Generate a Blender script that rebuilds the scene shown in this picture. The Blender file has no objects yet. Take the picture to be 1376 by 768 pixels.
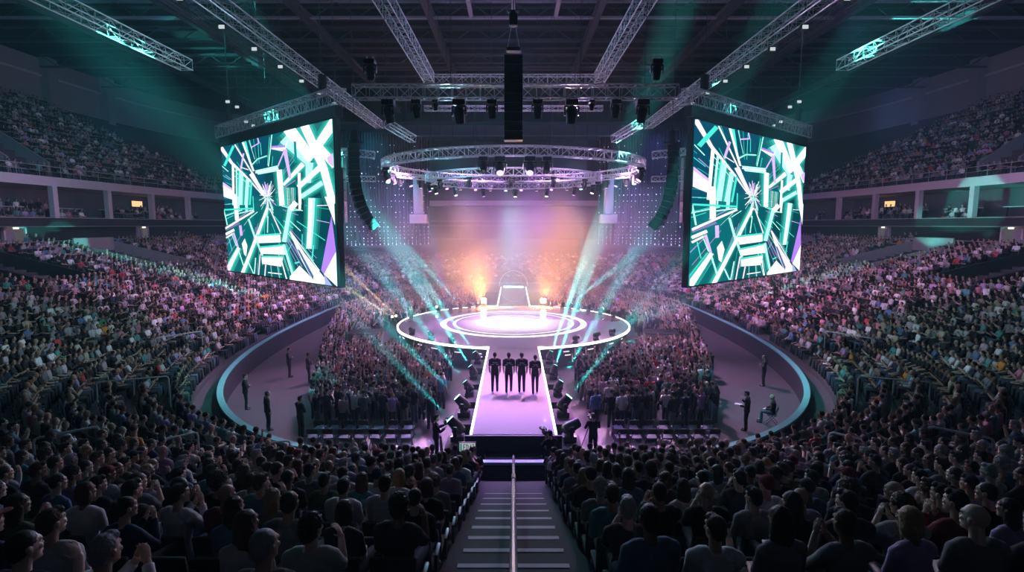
import bpy, bmesh, math, random
import numpy as np
from mathutils import Vector, Matrix, Quaternion, noise
rnd = random.Random(7)
PI = math.pi
SC = bpy.context.scene
COL = SC.collection
ORD = ("first second third fourth fifth sixth seventh eighth ninth tenth eleventh twelfth thirteenth fourteenth fifteenth sixteenth "
       "seventeenth eighteenth nineteenth twentieth").split()
TENS = {2: "twenty", 3: "thirty", 4: "forty"}
def ordw(n):
    if n <= 20: return ORD[n-1]
    if n % 10 == 0: return TENS[n//10][:-1] + "ieth"
    return TENS[n//10] + "-" + ORD[n % 10 - 1]

# ------------------------------------------------------------------ materials
def _mat(name):
    m = bpy.data.materials.new(name); m.use_nodes = True
    nt = m.node_tree; nt.nodes.clear()
    out = nt.nodes.new("ShaderNodeOutputMaterial")
    return m, nt, out
def surf(name, col, rough=.6, metal=0., noise_amt=0., nscale=8., bump=0., spec=.5, coat=0.):
    m, nt, out = _mat(name)
    b = nt.nodes.new("ShaderNodeBsdfPrincipled")
    b.inputs["Base Color"].default_value = (*col, 1); b.inputs["Roughness"].default_value = rough
    b.inputs["Metallic"].default_value = metal; b.inputs["Specular IOR Level"].default_value = spec
    if coat: b.inputs["Coat Weight"].default_value = coat
    if noise_amt or bump:
        tc = nt.nodes.new("ShaderNodeTexCoord"); n = nt.nodes.new("ShaderNodeTexNoise")
        n.inputs["Scale"].default_value = nscale; n.inputs["Detail"].default_value = 4
        nt.links.new(tc.outputs["Object"], n.inputs["Vector"])
        if noise_amt:
            mr = nt.nodes.new("ShaderNodeMapRange")
            mr.inputs["To Min"].default_value = 1-noise_amt; mr.inputs["To Max"].default_value = 1+noise_amt
            mx = nt.nodes.new("ShaderNodeVectorMath"); mx.operation = "SCALE"
            mx.inputs[0].default_value = col
            nt.links.new(n.outputs["Fac"], mr.inputs["Value"]); nt.links.new(mr.outputs["Result"], mx.inputs["Scale"])
            nt.links.new(mx.outputs["Vector"], b.inputs["Base Color"])
        if bump:
            bp = nt.nodes.new("ShaderNodeBump"); bp.inputs["Strength"].default_value = bump; bp.inputs["Distance"].default_value = .02
            nt.links.new(n.outputs["Fac"], bp.inputs["Height"]); nt.links.new(bp.outputs["Normal"], b.inputs["Normal"])
    nt.links.new(b.outputs["BSDF"], out.inputs["Surface"])
    return m
def emit(name, col, strength):
    m, nt, out = _mat(name)
    e = nt.nodes.new("ShaderNodeEmission"); e.inputs["Color"].default_value = (*col, 1); e.inputs["Strength"].default_value = strength
    nt.links.new(e.outputs["Emission"], out.inputs["Surface"])
    return m
def objcol(name, rough=.7, spec=.4, nscale=60., namt=.12, bump=0.):
    """the colour of each copy comes from its own object colour"""
    m, nt, out = _mat(name)
    b = nt.nodes.new("ShaderNodeBsdfPrincipled"); b.inputs["Roughness"].default_value = rough; b.inputs["Specular IOR Level"].default_value = spec
    oi = nt.nodes.new("ShaderNodeObjectInfo"); tc = nt.nodes.new("ShaderNodeTexCoord"); n = nt.nodes.new("ShaderNodeTexNoise")
    n.inputs["Scale"].default_value = nscale
    mr = nt.nodes.new("ShaderNodeMapRange"); mr.inputs["To Min"].default_value = 1-namt; mr.inputs["To Max"].default_value = 1+namt
    mx = nt.nodes.new("ShaderNodeVectorMath"); mx.operation = "SCALE"
    nt.links.new(tc.outputs["Object"], n.inputs["Vector"]); nt.links.new(n.outputs["Fac"], mr.inputs["Value"])
    nt.links.new(oi.outputs["Color"], mx.inputs[0]); nt.links.new(mr.outputs["Result"], mx.inputs["Scale"])
    nt.links.new(mx.outputs["Vector"], b.inputs["Base Color"])
    if bump:
        bp = nt.nodes.new("ShaderNodeBump"); bp.inputs["Strength"].default_value = bump; bp.inputs["Distance"].default_value = .01
        nt.links.new(n.outputs["Fac"], bp.inputs["Height"]); nt.links.new(bp.outputs["Normal"], b.inputs["Normal"])
    nt.links.new(b.outputs["BSDF"], out.inputs["Surface"])
    return m
def attrcol(name, rough=.75, emission=0.):
    m, nt, out = _mat(name)
    a = nt.nodes.new("ShaderNodeAttribute"); a.attribute_name = "col"
    if emission:
        e = nt.nodes.new("ShaderNodeEmission"); e.inputs["Strength"].default_value = emission
        nt.links.new(a.outputs["Color"], e.inputs["Color"]); nt.links.new(e.outputs["Emission"], out.inputs["Surface"])
    else:
        b = nt.nodes.new("ShaderNodeBsdfPrincipled"); b.inputs["Roughness"].default_value = rough; b.inputs["Specular IOR Level"].default_value = .3
        nt.links.new(a.outputs["Color"], b.inputs["Base Color"]); nt.links.new(b.outputs["BSDF"], out.inputs["Surface"])
    return m

M = dict(
    concrete=surf("dark_concrete", (.045, .045, .05), .85, noise_amt=.25, nscale=2.5),
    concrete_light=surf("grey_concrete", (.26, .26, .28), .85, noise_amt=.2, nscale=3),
    fascia=surf("pale_fascia_paint", (.55, .53, .56), .7, noise_amt=.1, nscale=4),
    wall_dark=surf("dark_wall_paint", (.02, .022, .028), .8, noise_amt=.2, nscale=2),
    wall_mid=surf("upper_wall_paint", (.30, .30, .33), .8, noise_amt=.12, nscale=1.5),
    roof=surf("black_roof_deck", (.012, .012, .015), .9, noise_amt=.3, nscale=1.5),
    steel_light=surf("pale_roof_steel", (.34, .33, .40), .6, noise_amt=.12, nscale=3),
    steel=surf("roof_steel_paint", (.075, .075, .10), .6, noise_amt=.15, nscale=3),
    alu=surf("truss_aluminium", (.72, .72, .76), .42, .35, noise_amt=.1, nscale=10),
    arena_floor=surf("arena_floor_grey", (.060, .060, .066), .40, noise_amt=.18, nscale=1.2),
    stage_deck=surf("stage_deck_gloss", (.56, .53, .59), .10, noise_amt=.06, nscale=2.5, coat=1.),
    black=surf("black_paint", (.012, .012, .014), .55, noise_amt=.2, nscale=12),
    blackgloss=surf("black_plastic", (.018, .018, .02), .32),
    barrier=surf("barrier_board", (.010, .010, .018), .6, noise_amt=.2, nscale=2),
    rim=surf("barrier_rim_green", (.11, .42, .38), .45),
    railm=surf("rail_galvanised", (.55, .58, .60), .35, .5),
    railglow=surf("rail_polished", (.85, .87, .88), .22, .75),
    nosing=surf("stair_nosing_pale", (.42, .40, .44), .7, noise_amt=.1),
    stair=surf("stair_concrete", (.17, .16, .19), .8, noise_amt=.2, nscale=6),
    seat=surf("seat_black_fabric", (.02, .022, .026), .7, noise_amt=.2, nscale=30),
    seatplastic=surf("seat_plastic", (.03, .033, .038), .38),
    cloth=surf("black_drape", (.006, .006, .010), .9, noise_amt=.2, nscale=3),
    tower=surf("white_stretch_fabric", (.40, .40, .43), .8),
    skin=objcol("skin", .5, .4, 30, .06), hair=objcol("hair", .55, .35, 60, .18, .25),
    shirt=objcol("shirt_cloth", .85, .2, 40, .12, .25), trousers=objcol("trouser_cloth", .85, .2, 50, .15, .25),
    shoe=surf("shoe_leather", (.02, .02, .022), .4), eye=surf("eye_white", (.7, .7, .7), .3), pupil=surf("eye_dark", (.02, .015, .012), .2),
    lips=surf("lips", (.30, .13, .11), .5),
    print_=surf("shirt_print_white", (.55, .56, .6), .7),
    crowd=attrcol("crowd_clothes_and_skin"),
    strip=emit("white_led_strip", (.92, .95, 1.), 3.5),
    floorled=emit("stage_led_inlay", (.95, .93, 1.), 1.5),
    led_glint=emit("led_and_glint_soft", (.95, .9, 1.), 1.3),
    lens_white=emit("lens_white", (.95, .96, 1.), 14.), lens_purple=emit("lens_purple", (.62, .26, 1.), 4.),
    lens_teal=emit("lens_teal", (.30, 1., .90), 6.), lens_warm=emit("lens_warm", (1., .72, .36), 40.),
    lens_off=surf("lens_glass_dark", (.03, .04, .05), .08, spec=.9),
    lens_small=emit("lens_cool_small", (.8, .95, 1.), .7),
    warmglow=emit("suite_warm_lamp", (1., .66, .3), 1.2), exitlamp=emit("door_lamp", (1., .95, .75), 2.0),
    doorglow=emit("corridor_light", (.55, .50, .56), .16), star=emit("curtain_led", (.60, .68, 1.), 1.8),
    screen_back=surf("screen_casing", (.02, .02, .022), .5),
    paper=surf("white_paper", (.75, .75, .75), .8), bluepad=surf("chair_pad_blue", (.03, .06, .10), .7), tube=surf("chair_tube_dark", (.05, .05, .055), .4),
)

# ------------------------------------------------------------------ mesh helpers
class MB:
    """collects shapes, builds ONE mesh object"""
    def __init__(s): s.v = []; s.f = []; s.mi = []; s.m = 0
    def add(s, vs, fs):
        b = len(s.v); s.v.extend(tuple(v) for v in vs)
        for f in fs: s.f.append(tuple(b+i for i in f)); s.mi.append(s.m)
        return s
    def box(s, c, d, rot=None, bev=0.):
        x, y, z = (q/2 for q in d); c = Vector(c)
        if bev:
            bm = bmesh.new(); bmesh.ops.create_cube(bm, size=1)
            bmesh.ops.scale(bm, vec=d, verts=bm.verts)
            bmesh.ops.bevel(bm, geom=list(bm.edges), offset=bev, segments=2, affect="EDGES", profile=.6)
            vs = [v.co.copy() for v in bm.verts]; bm.verts.index_update()
            fs = [[v.index for v in f.verts] for f in bm.faces]; bm.free()
        else:
            vs = [Vector(p) for p in ((-x,-y,-z),(x,-y,-z),(x,y,-z),(-x,y,-z),(-x,-y,z),(x,-y,z),(x,y,z),(-x,y,z))]
            fs = [(0,3,2,1),(4,5,6,7),(0,1,5,4),(1,2,6,5),(2,3,7,6),(3,0,4,7)]
        if rot is not None: vs = [rot @ v for v in vs]
        return s.add([v+c for v in vs], fs)
    def tube(s, pts, r, seg=8, cap=True, sq=(1, 1), up=None, round_=False):
        P = [Vector(p) for p in pts]; n = len(P)
        R = list(r) if hasattr(r, "__len__") else [r]*n
        if round_:   # hemispherical ends
            d0 = (P[0]-P[1]).normalized(); d1 = (P[-1]-P[-2]).normalized()
            P = [P[0]+d0*R[0]*.95, P[0]+d0*R[0]*.6] + P + [P[-1]+d1*R[-1]*.6, P[-1]+d1*R[-1]*.95]
            R = [R[0]*.25, R[0]*.78] + R + [R[-1]*.78, R[-1]*.25]; n = len(P)
        t0 = (P[1]-P[0]).normalized()
        u = Vector(up) if up is not None else (Vector((0, 0, 1)) if abs(t0.z) < .9 else Vector((1, 0, 0)))
        vs = []; fs = []
        for i in range(n):
            t = (P[min(i+1, n-1)]-P[max(i-1, 0)]).normalized()
            u = (u - t*u.dot(t)); u = u.normalized() if u.length > 1e-6 else t.orthogonal().normalized()
            w = t.cross(u)
            for k in range(seg):
                a = 2*PI*k/seg
                vs.append(P[i] + w*(math.cos(a)*R[i]*sq[0]) + u*(math.sin(a)*R[i]*sq[1]))
        for i in range(n-1):
            for k in range(seg):
                a = i*seg+k; b = i*seg+(k+1) % seg
                fs.append((a, b, b+seg, a+seg))
        if cap:
            fs.append(tuple(range(seg))[::-1]); fs.append(tuple((n-1)*seg+k for k in range(seg)))
        return s.add(vs, fs)
    def rings(s, rings, seg=16, cap=True):
        """rings: (cx,cy,z,rx,ry)"""
        vs = []; fs = []
        for cx, cy, z, rx, ry in rings:
            for k in range(seg):
                a = 2*PI*k/seg; vs.append((cx+rx*math.cos(a), cy+ry*math.sin(a), z))
        n = len(rings)
        for i in range(n-1):
            for k in range(seg):
                a = i*seg+k; b = i*seg+(k+1) % seg; fs.append((a, b, b+seg, a+seg))
        if cap: fs.append(tuple(range(seg))[::-1]); fs.append(tuple((n-1)*seg+k for k in range(seg)))
        return s.add(vs, fs)
    def ball(s, c, r, seg=12, n=8, rot=None):
        rx, ry, rz = r if hasattr(r, "__len__") else (r, r, r)
        vs = []; fs = []; c = Vector(c)
        for i in range(1, n):
            th = PI*i/n
            for k in range(seg):
                a = 2*PI*k/seg; vs.append(Vector((rx*math.sin(th)*math.cos(a), ry*math.sin(th)*math.sin(a), rz*math.cos(th))))
        vs += [Vector((0, 0, rz)), Vector((0, 0, -rz))]
        T = (n-1)*seg
        for i in range(n-2):
            for k in range(seg):
                a = i*seg+k; b = i*seg+(k+1) % seg; fs.append((a, a+seg, b+seg, b))
        for k in range(seg):
            fs.append((T, k, (k+1) % seg)); fs.append((T+1, (n-2)*seg+(k+1) % seg, (n-2)*seg+k))
        if rot is not None: vs = [rot @ v for v in vs]
        return s.add([v+c for v in vs], fs)
    def disc(s, c, r, nrm=(0, 0, 1), seg=16, thick=.02, r2=None):
        n = Vector(nrm).normalized(); c = Vector(c)
        return s.tube([c-n*thick/2, c+n*thick/2], [r, r if r2 is None else r2], seg)
    def ring(s, c, r0, r1, z0, z1, seg=96, a0=0, a1=2*PI):
        """annulus with a rectangular section"""
        full = abs(a1-a0-2*PI) < 1e-6; n = seg if full else seg+1
        vs = []; fs = []
        for k in range(n):
            a = a0+(a1-a0)*k/seg; cx, sx = math.cos(a), math.sin(a)
            for r, z in ((r0, z0), (r1, z0), (r1, z1), (r0, z1)): vs.append((c[0]+r*cx, c[1]+r*sx, z))
        for k in range(seg):
            a = k*4; b = ((k+1) % n)*4
            for i in range(4): fs.append((a+i, b+i, b+(i+1) % 4, a+(i+1) % 4))
        if not full: fs += [(0, 3, 2, 1), tuple((n-1)*4+i for i in range(4))]
        return s.add(vs, fs)
    def mesh(s, name, mats, smooth=False):
        me = bpy.data.meshes.new(name); me.from_pydata(s.v, [], s.f)
        for m in (mats if isinstance(mats, (list, tuple)) else [mats]): me.materials.append(m)
        me.polygons.foreach_set("use_smooth", [True]*len(s.f)); me.update(); me.set_sharp_from_angle(angle=.62)
        if any(s.mi): me.polygons.foreach_set("material_index", s.mi)
        me.update(); return me
    def build(s, name, mat, parent=None, loc=(0, 0, 0), smooth=False):
        return link(name, s.mesh(name, mat, smooth), parent, loc)
def link(name, me, parent=None, loc=(0, 0, 0)):
    o = bpy.data.objects.new(name, me); o.location = loc
    if parent is not None: o.parent = parent
    COL.objects.link(o); return o
def tag(o, label=None, cat=None, group=None, kind=None):
    if label: o["label"] = label
    if cat: o["category"] = cat
    if group: o["group"] = group
    if kind: o["kind"] = kind
    return o
def struct(o, label, cat="building"): return tag(o, label, cat, None, "structure")
def thing(name, label, cat, loc=(0, 0, 0), rz=0., group=None):
    o = bpy.data.objects.new(name, None); COL.objects.link(o); o.empty_display_size = .2
    o.location = loc; o.rotation_euler = (0, 0, rz); return tag(o, label, cat, group)
def dup(root, loc=None, rot=None, label=None, group=None):
    r = root.copy(); COL.objects.link(r)
    if loc is not None: r.location = loc
    if rot is not None: r.rotation_euler = rot
    if label: r["label"] = label
    if group: r["group"] = group
    kids = {root: r}
    for ch in list(root.children):
        c = ch.copy(); COL.objects.link(c); c.parent = r; kids[ch] = c
        for g in list(ch.children):
            d = g.copy(); COL.objects.link(d); d.parent = c
    return r

# ------------------------------------------------------------------ the bowl (plan: superellipses round the arena floor)
A0, B0, YC = 16.8, 27.2, 44.0
def nsup(d): return 2.6 + max(0., min(d/24., 1.))*2.0
def plan(d, phi):
    n = nsup(d); c, s = math.cos(phi), math.sin(phi)
    return ((A0+d)*math.copysign(abs(c)**(2/n), c), YC+(B0+d)*math.copysign(abs(s)**(2/n), s))
def frontw(y, d):
    t = (YC-y)/(B0+d); w = min(max((t-.45)/.5, 0), 1); return w*w*(3-2*w)
def row_z(d, y):
    w = frontw(y, d); k = (d-.55)/.85
    return .75 + k*(.21*(1-w)+.312*w)
def poly(d, n=1440, a0=-PI, a1=PI):
    return [plan(d, a0+(a1-a0)*i/n) for i in range(n+1)]
NROW = 27
def ring_strip(mb, d0, zf0, d1, zf1, n=288, a0=-PI, a1=PI, keep=None):
    """a band between two plan curves"""
    p0, p1 = poly(d0, n, a0, a1), poly(d1, n, a0, a1)
    vs = []; fs = []
    for i in range(n+1):
        vs.append((*p0[i], zf0(p0[i][1], d0))); vs.append((*p1[i], zf1(p1[i][1], d1)))
    for i in range(n):
        if keep and not keep(*p0[i]): continue
        fs.append((2*i, 2*i+1, 2*i+3, 2*i+2))
    mb.add(vs, fs)
INVIEW = lambda x, y: y > -9
t = MB()
ring_strip(t, .12, lambda y, d: .72, .98, lambda y, d: .72, keep=INVIEW)
for k in range(1, NROW+1):
    d = .55+.85*k
    zt = lambda y, dd, d=d: row_z(d, y)
    zp = lambda y, dd, d=d: row_z(d-.85, y) if k > 1 else .72
    ring_strip(t, d-.42, zp, d-.42, zt, keep=INVIEW)
    ring_strip(t, d-.42, zt, d+.43, zt, keep=INVIEW)
struct(t.build("floor_lower_terrace", M["concrete"]), "dark concrete stepped terrace of the lower seating bowl", "floor")
DB = .55+.85*NROW+.43                      # back edge of the lower bowl
t = MB(); ring_strip(t, DB, lambda y, d: row_z(d-.43, y), DB+2.2, lambda y, d: row_z(DB-.43, y), keep=INVIEW)
struct(t.build("floor_concourse", M["concrete"]), "dark walkway behind the last row of the lower bowl", "floor")
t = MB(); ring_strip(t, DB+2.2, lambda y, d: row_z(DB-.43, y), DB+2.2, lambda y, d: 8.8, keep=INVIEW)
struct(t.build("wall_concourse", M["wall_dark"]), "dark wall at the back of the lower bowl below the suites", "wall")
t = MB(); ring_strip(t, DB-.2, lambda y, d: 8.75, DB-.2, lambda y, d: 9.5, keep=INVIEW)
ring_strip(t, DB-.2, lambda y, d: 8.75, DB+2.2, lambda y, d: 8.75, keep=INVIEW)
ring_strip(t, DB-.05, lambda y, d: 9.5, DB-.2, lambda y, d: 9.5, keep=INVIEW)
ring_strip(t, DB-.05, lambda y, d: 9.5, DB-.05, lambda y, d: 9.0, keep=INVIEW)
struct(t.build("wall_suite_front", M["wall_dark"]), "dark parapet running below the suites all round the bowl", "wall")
t = MB()
for zz, h in ((9.5, .07), (8.74, .05)):
    ring_strip(t, DB-.24, lambda y, d: zz, DB-.24, lambda y, d: zz+h, keep=INVIEW); ring_strip(t, DB-.24, lambda y, d: zz+h, DB-.1, lambda y, d: zz+h, keep=INVIEW)
struct(t.build("trim_suite_front", M["railm"]), "thin metal edge trim along the suite parapet", "trim")
t = MB()
ring_strip(t, DB-.05, lambda y, d: 9.0, DB+1.0, lambda y, d: 9.0, keep=INVIEW)
ring_strip(t, DB+1.0, lambda y, d: 9.0, DB+1.0, lambda y, d: 9.5, keep=INVIEW)
ring_strip(t, DB+1.0, lambda y, d: 9.5, DB+4.6, lambda y, d: 9.5, keep=INVIEW)
struct(t.build("floor_suites", M["concrete"]), "stepped floor of the suite level", "floor")
t = MB(); ring_strip(t, DB+4.6, lambda y, d: 9.5, DB+4.6, lambda y, d: 12.5, keep=INVIEW)
struct(t.build("wall_suite_back", surf("suite_back_wall", (.10, .10, .12), .8, noise_amt=.2, nscale=1)), "dim back wall of the open suites", "wall")
# the pale fascia and the upper tier
DU = DB-.1
t = MB()
ring_strip(t, DU, lambda y, d: 12.3, DU, lambda y, d: 13.1, keep=INVIEW)
ring_strip(t, DU, lambda y, d: 12.3, DB+4.6, lambda y, d: 12.3, keep=INVIEW)
ring_strip(t, DU, lambda y, d: 13.1, DU+.25, lambda y, d: 13.1, keep=INVIEW)
struct(t.build("trim_upper_fascia", M["fascia"]), "pale fascia band along the front of the upper tier", "trim")
NUP = 17
def up_z(j): return 13.0+.63*j
t = MB()
for j in range(NUP):
    d = DU+.25+.95*j
    ring_strip(t, d, lambda y, dd, j=j: up_z(j-1) if j else 13.1, d, lambda y, dd, j=j: up_z(j), n=180, keep=INVIEW)
    ring_strip(t, d, lambda y, dd, j=j: up_z(j), d+.95, lambda y, dd, j=j: up_z(j), n=180, keep=INVIEW)
struct(t.build("floor_upper_terrace", M["concrete"]), "dark stepped terrace of the upper tier", "floor")
DW = DU+.25+.95*NUP
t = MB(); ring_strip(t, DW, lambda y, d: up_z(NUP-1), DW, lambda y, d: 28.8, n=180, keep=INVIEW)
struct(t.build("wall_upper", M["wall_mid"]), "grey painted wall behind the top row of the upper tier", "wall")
t = MB(); ring_strip(t, DW-.3, lambda y, d: 26.6, DW-.3, lambda y, d: 26.85, n=180, keep=INVIEW); ring_strip(t, DW-.3, lambda y, d: 26.85, DW, lambda y, d: 26.85, n=180, keep=INVIEW)
ring_strip(t, DW-.3, lambda y, d: 26.6, DW, lambda y, d: 26.6, n=180, keep=INVIEW)
struct(t.build("trim_upper_wall", M["fascia"]), "horizontal ledge on the upper wall between the piers", "trim")
def at_y(d, y, sgn):
    """x on the plan curve of offset d at a given y"""
    n = nsup(d); v = 1-abs((y-YC)/(B0+d))**n
    return sgn*(A0+d)*max(v, 0)**(1/n)
for i, y in enumerate((14, 23, 32, 41, 50, 59, 68, 77)):
    for sgn in (-1, 1):
        x = at_y(DW-.5, y, sgn)
        struct(MB().box((x, y, 25.6), (1.0, 1.5, 6.6)).build("wall_pier", M["wall_mid"]), f"{ordw(i+1)} grey pier on the {'left' if sgn<0 else 'right'} upper wall", "wall")
for i, y in enumerate((16, 22.5, 29, 35.5, 42, 48.5, 55, 61.5, 68)):
    for sgn in (-1, 1):
        x = at_y(DB+.15, y, sgn)
        struct(MB().box((x, y, 10.85), (.45, .5, 2.9)).build("column_suite", M["fascia"]), f"{ordw(i+1)} pale column between the suites on the {'left' if sgn<0 else 'right'}", "column")
# floor, roof
p = poly(.0, 360)[:-1]
struct(MB().add([(x, y, 0) for x, y in p], [tuple(range(len(p)))]).build("floor", M["arena_floor"]), "smooth grey arena floor under the stage and the standing crowd", "floor")
struct(MB().box((0, 50, 31.2), (130, 140, .3)).build("ceiling", M["roof"]), "black roof deck high above the arena", "ceiling")
# barrier round the arena floor
t = MB()
K = lambda x, y: True
ring_strip(t, 0, lambda y, d: 0, 0, lambda y, d: 1.22); ring_strip(t, .12, lambda y, d: 0, .12, lambda y, d: 1.22)
struct(t.build("wall_barrier", M["barrier"]), "smooth dark barrier wall round the oval arena floor", "wall")
t = MB()
ring_strip(t, -.05, lambda y, d: 1.30, .17, lambda y, d: 1.30); ring_strip(t, -.05, lambda y, d: 1.21, -.05, lambda y, d: 1.30); ring_strip(t, .17, lambda y, d: 1.21, .17, lambda y, d: 1.30)
ring_strip(t, -.05, lambda y, d: 1.21, .17, lambda y, d: 1.21)
struct(t.build("trim_barrier_rim", M["rim"]), "pale green rim along the top of the floor barrier", "trim")

# ------------------------------------------------------------------ central stairs
STX = .8
def front_d(y): return (YC-y)-B0
def stair_z(y): return .75+((YC-y-B0-.55)/.85)*.312
YS0 = 14.3; NST = 48; TR = .425
t = MB(); tn = MB()
for i in range(NST):
    y1 = YS0-TR*i; z = stair_z(y1)+.06
    if y1 < -5: break
    t.box((0, y1-TR/2, z-.35), (2*STX, TR, .7))
    for sx in (-1, 1):
        tn.box((sx*(STX/2+.01), y1-.045, z+.006), (STX-.06, .09, .012)); tn.box((sx*(STX/2+.02), y1+.006, z-.03), (STX-.1, .012, .06))
    if i % 2 == 0:
        for sx in (-1, 1): tn.box((sx*(STX-.04), y1-TR/2, z+.006), (.045, TR, .012))
struct(t.build("floor_stairs", M["stair"]), "central concrete stairs descending between the two near seating blocks", "stairs")
struct(tn.build("trim_stair_nosing", M["nosing"]), "pale nosing strips on the edges of the central stairs", "trim")
struct(MB().box((0, 15.5, .42), (3.0, 2.4, .6)).build("floor_stair_landing", M["concrete"]), "dark landing between the foot of the stairs and the barrier", "floor")
struct(MB().box((0, 16.62, .94), (3.0, .1, .48)).build("wall_stair_end", M["black"]), "dark panel closing the stairs below the barrier rim", "wall")
h = thing("handrail", "polished metal handrail running down the middle of the central stairs", "handrail", (0, 8, stair_z(8)))
def hr(y): return (0, y-8, stair_z(y)+1.0-stair_z(8))
for a, b in ((1.8, 9.6), (10.2, 12.6), (12.9, 13.9), (14.15, 15.2)):
    MB().tube([hr(a-.1), hr(a), hr(b), hr(b+.1)], .034, 10, round_=True).build("rail", M["railglow"], h, smooth=True)
pb = MB()
for a, b in ((9.55, 10.25), (12.55, 12.95), (13.85, 14.2)):
    MB().tube([hr(a), hr(b)], .045, 8).build("coupling", M["black"], h)
for y in (2.4, 4.6, 6.8, 9.0, 11.2, 12.3, 13.5, 14.8):
    q = hr(y); MB().tube([(0, q[1], q[2]-.98+(.0 if y < 14.3 else -.3)), q], .022, 8).build("post", M["railm"], h)

# ------------------------------------------------------------------ guard rails in the bowl
def terr(x, y):
    lo, hi = -5., 60.
    for _ in range(40):
        d = (lo+hi)/2; n = nsup(d)
        if abs(x/(A0+d))**n+abs((y-YC)/(B0+d))**n > 1: lo = d
        else: hi = d
    k = max(1, math.floor((d-.55+.42)/.85)); return row_z(.55+.85*k, y), d
GR = []
def guard_rail(a, b, top, label, mat="railm", mids=1):
    (x0, y0), (x1, y1) = a, b
    o = thing("guard_rail", label, "railing", ((x0+x1)/2, (y0+y1)/2, terr((x0+x1)/2, (y0+y1)/2)[0]), 0, "guard rails in the lower bowl"); L = o.location
    P0 = Vector((x0, y0, top))-L; P1 = Vector((x1, y1, top))-L; dn = Vector((0, 0, -1)); e = (P1-P0).normalized()*.10
    z0 = terr(x0, y0)[0]-L.z; z1 = terr(x1, y1)[0]-L.z
    MB().tube([(P0.x, P0.y, z0), P0+dn*.12, P0+dn*.03+e*.3, P0+e, P1-e, P1+dn*.03-e*.3, P1+dn*.12, (P1.x, P1.y, z1)], .032, 8).build("rail", M[mat], o, smooth=True)
    for i in range(mids):
        q = P0.lerp(P1, (i+1)/(mids+1)); zz = terr(q.x+L.x, q.y+L.y)[0]-L.z
        MB().tube([(q.x, q.y, zz), q], .022, 6).build("post", M[mat], o)
    GR.append((a, b)); return o
for sgn, side in ((-1, "left"), (1, "right")):
    guard_rail((sgn*11.95, 12.9), (sgn*10.95, 13.75), 3.62, f"bent metal guard rail in the {side} bowl, the one farthest from the stairs", mids=0)
    guard_rail((sgn*10.05, 14.2), (sgn*9.15, 15.05), 2.95, f"bent metal guard rail in the {side} bowl, between two similar rails")
    guard_rail((sgn*8.6, 15.7), (sgn*7.0, 16.25), 2.2, f"bent metal guard rail just behind the barrier on the {side}")
    guard_rail((sgn*16.6, 20.9), (sgn*14.3, 21.8), 2.68, f"bent metal guard rail higher on the {side}, beside the barrier's outer curve")
    guard_rail((sgn*19.6, 29.0), (sgn*18.2, 31.0), 2.75, f"short guard rail among the {side} stand seats beyond the barrier bend", mids=0)

# ------------------------------------------------------------------ vomitories: parapets that follow the slope
VOM = []   # (sgn, ya, yb, d0, d1) zones kept free of people
def parapet(sgn, y, d0, d1, zf, h, name, label, mat):
    pts = []
    n = 8
    vs = []; fs = []
    for i in range(n+1):
        d = d0+(d1-d0)*i/n; x = at_y(d, y, sgn); z = zf(d, y)
        for dy, dz in ((-.12, -.5), (.12, -.5), (.12, h), (-.12, h)): vs.append((x, y+dy, z+dz))
    for i in range(n):
        for q in range(4): fs.append((4*i+q, 4*i+(q+1) % 4, 4*i+4+(q+1) % 4, 4*i+4+q))
    fs += [(0, 3, 2, 1), (4*n, 4*n+1, 4*n+2, 4*n+3)]
    struct(MB().add(vs, fs).build(name, M[mat]), label, "wall")
ups = lambda d, y: 13.0+.63*((d-DU-.25)/.95)
for sgn, side in ((-1, "left"), (1, "right")):
    for (ya, yb, d0, d1, nm) in ((49.0, 54.2, 15.8, 23.2, "pale entrance ramp"), (36.2, 40.4, 14.5, 22.0, "dark entrance ramp"), (70., 74., 15.5, 22.5, "far entrance ramp")):
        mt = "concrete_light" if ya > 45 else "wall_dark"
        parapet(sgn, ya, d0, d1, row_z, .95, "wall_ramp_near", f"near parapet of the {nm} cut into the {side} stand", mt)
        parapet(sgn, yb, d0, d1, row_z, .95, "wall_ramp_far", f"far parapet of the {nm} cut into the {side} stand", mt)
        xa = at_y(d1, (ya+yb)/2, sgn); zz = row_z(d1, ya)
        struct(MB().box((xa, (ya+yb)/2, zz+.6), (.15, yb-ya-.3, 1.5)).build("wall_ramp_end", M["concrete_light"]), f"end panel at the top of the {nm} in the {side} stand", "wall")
        VOM.append((sgn, ya, yb, d0-.3, d1+.5))
    for (ya, yb, d0, d1) in ((45.5, 49.5, DU+1.2, DU+6.5), (27., 30.5, DU+1.2, DU+6.)):
        parapet(sgn, ya, d0, d1, ups, .9, "wall_upper_ramp_near", f"near parapet of an entrance in the {side} upper tier at {ya:.0f} metres", "concrete_light")
        parapet(sgn, yb, d0, d1, ups, .9, "wall_upper_ramp_far", f"far parapet of an entrance in the {side} upper tier at {yb:.0f} metres", "concrete_light")
        VOM.append((sgn, ya, yb, d0-.3, d1+.3))
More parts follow.
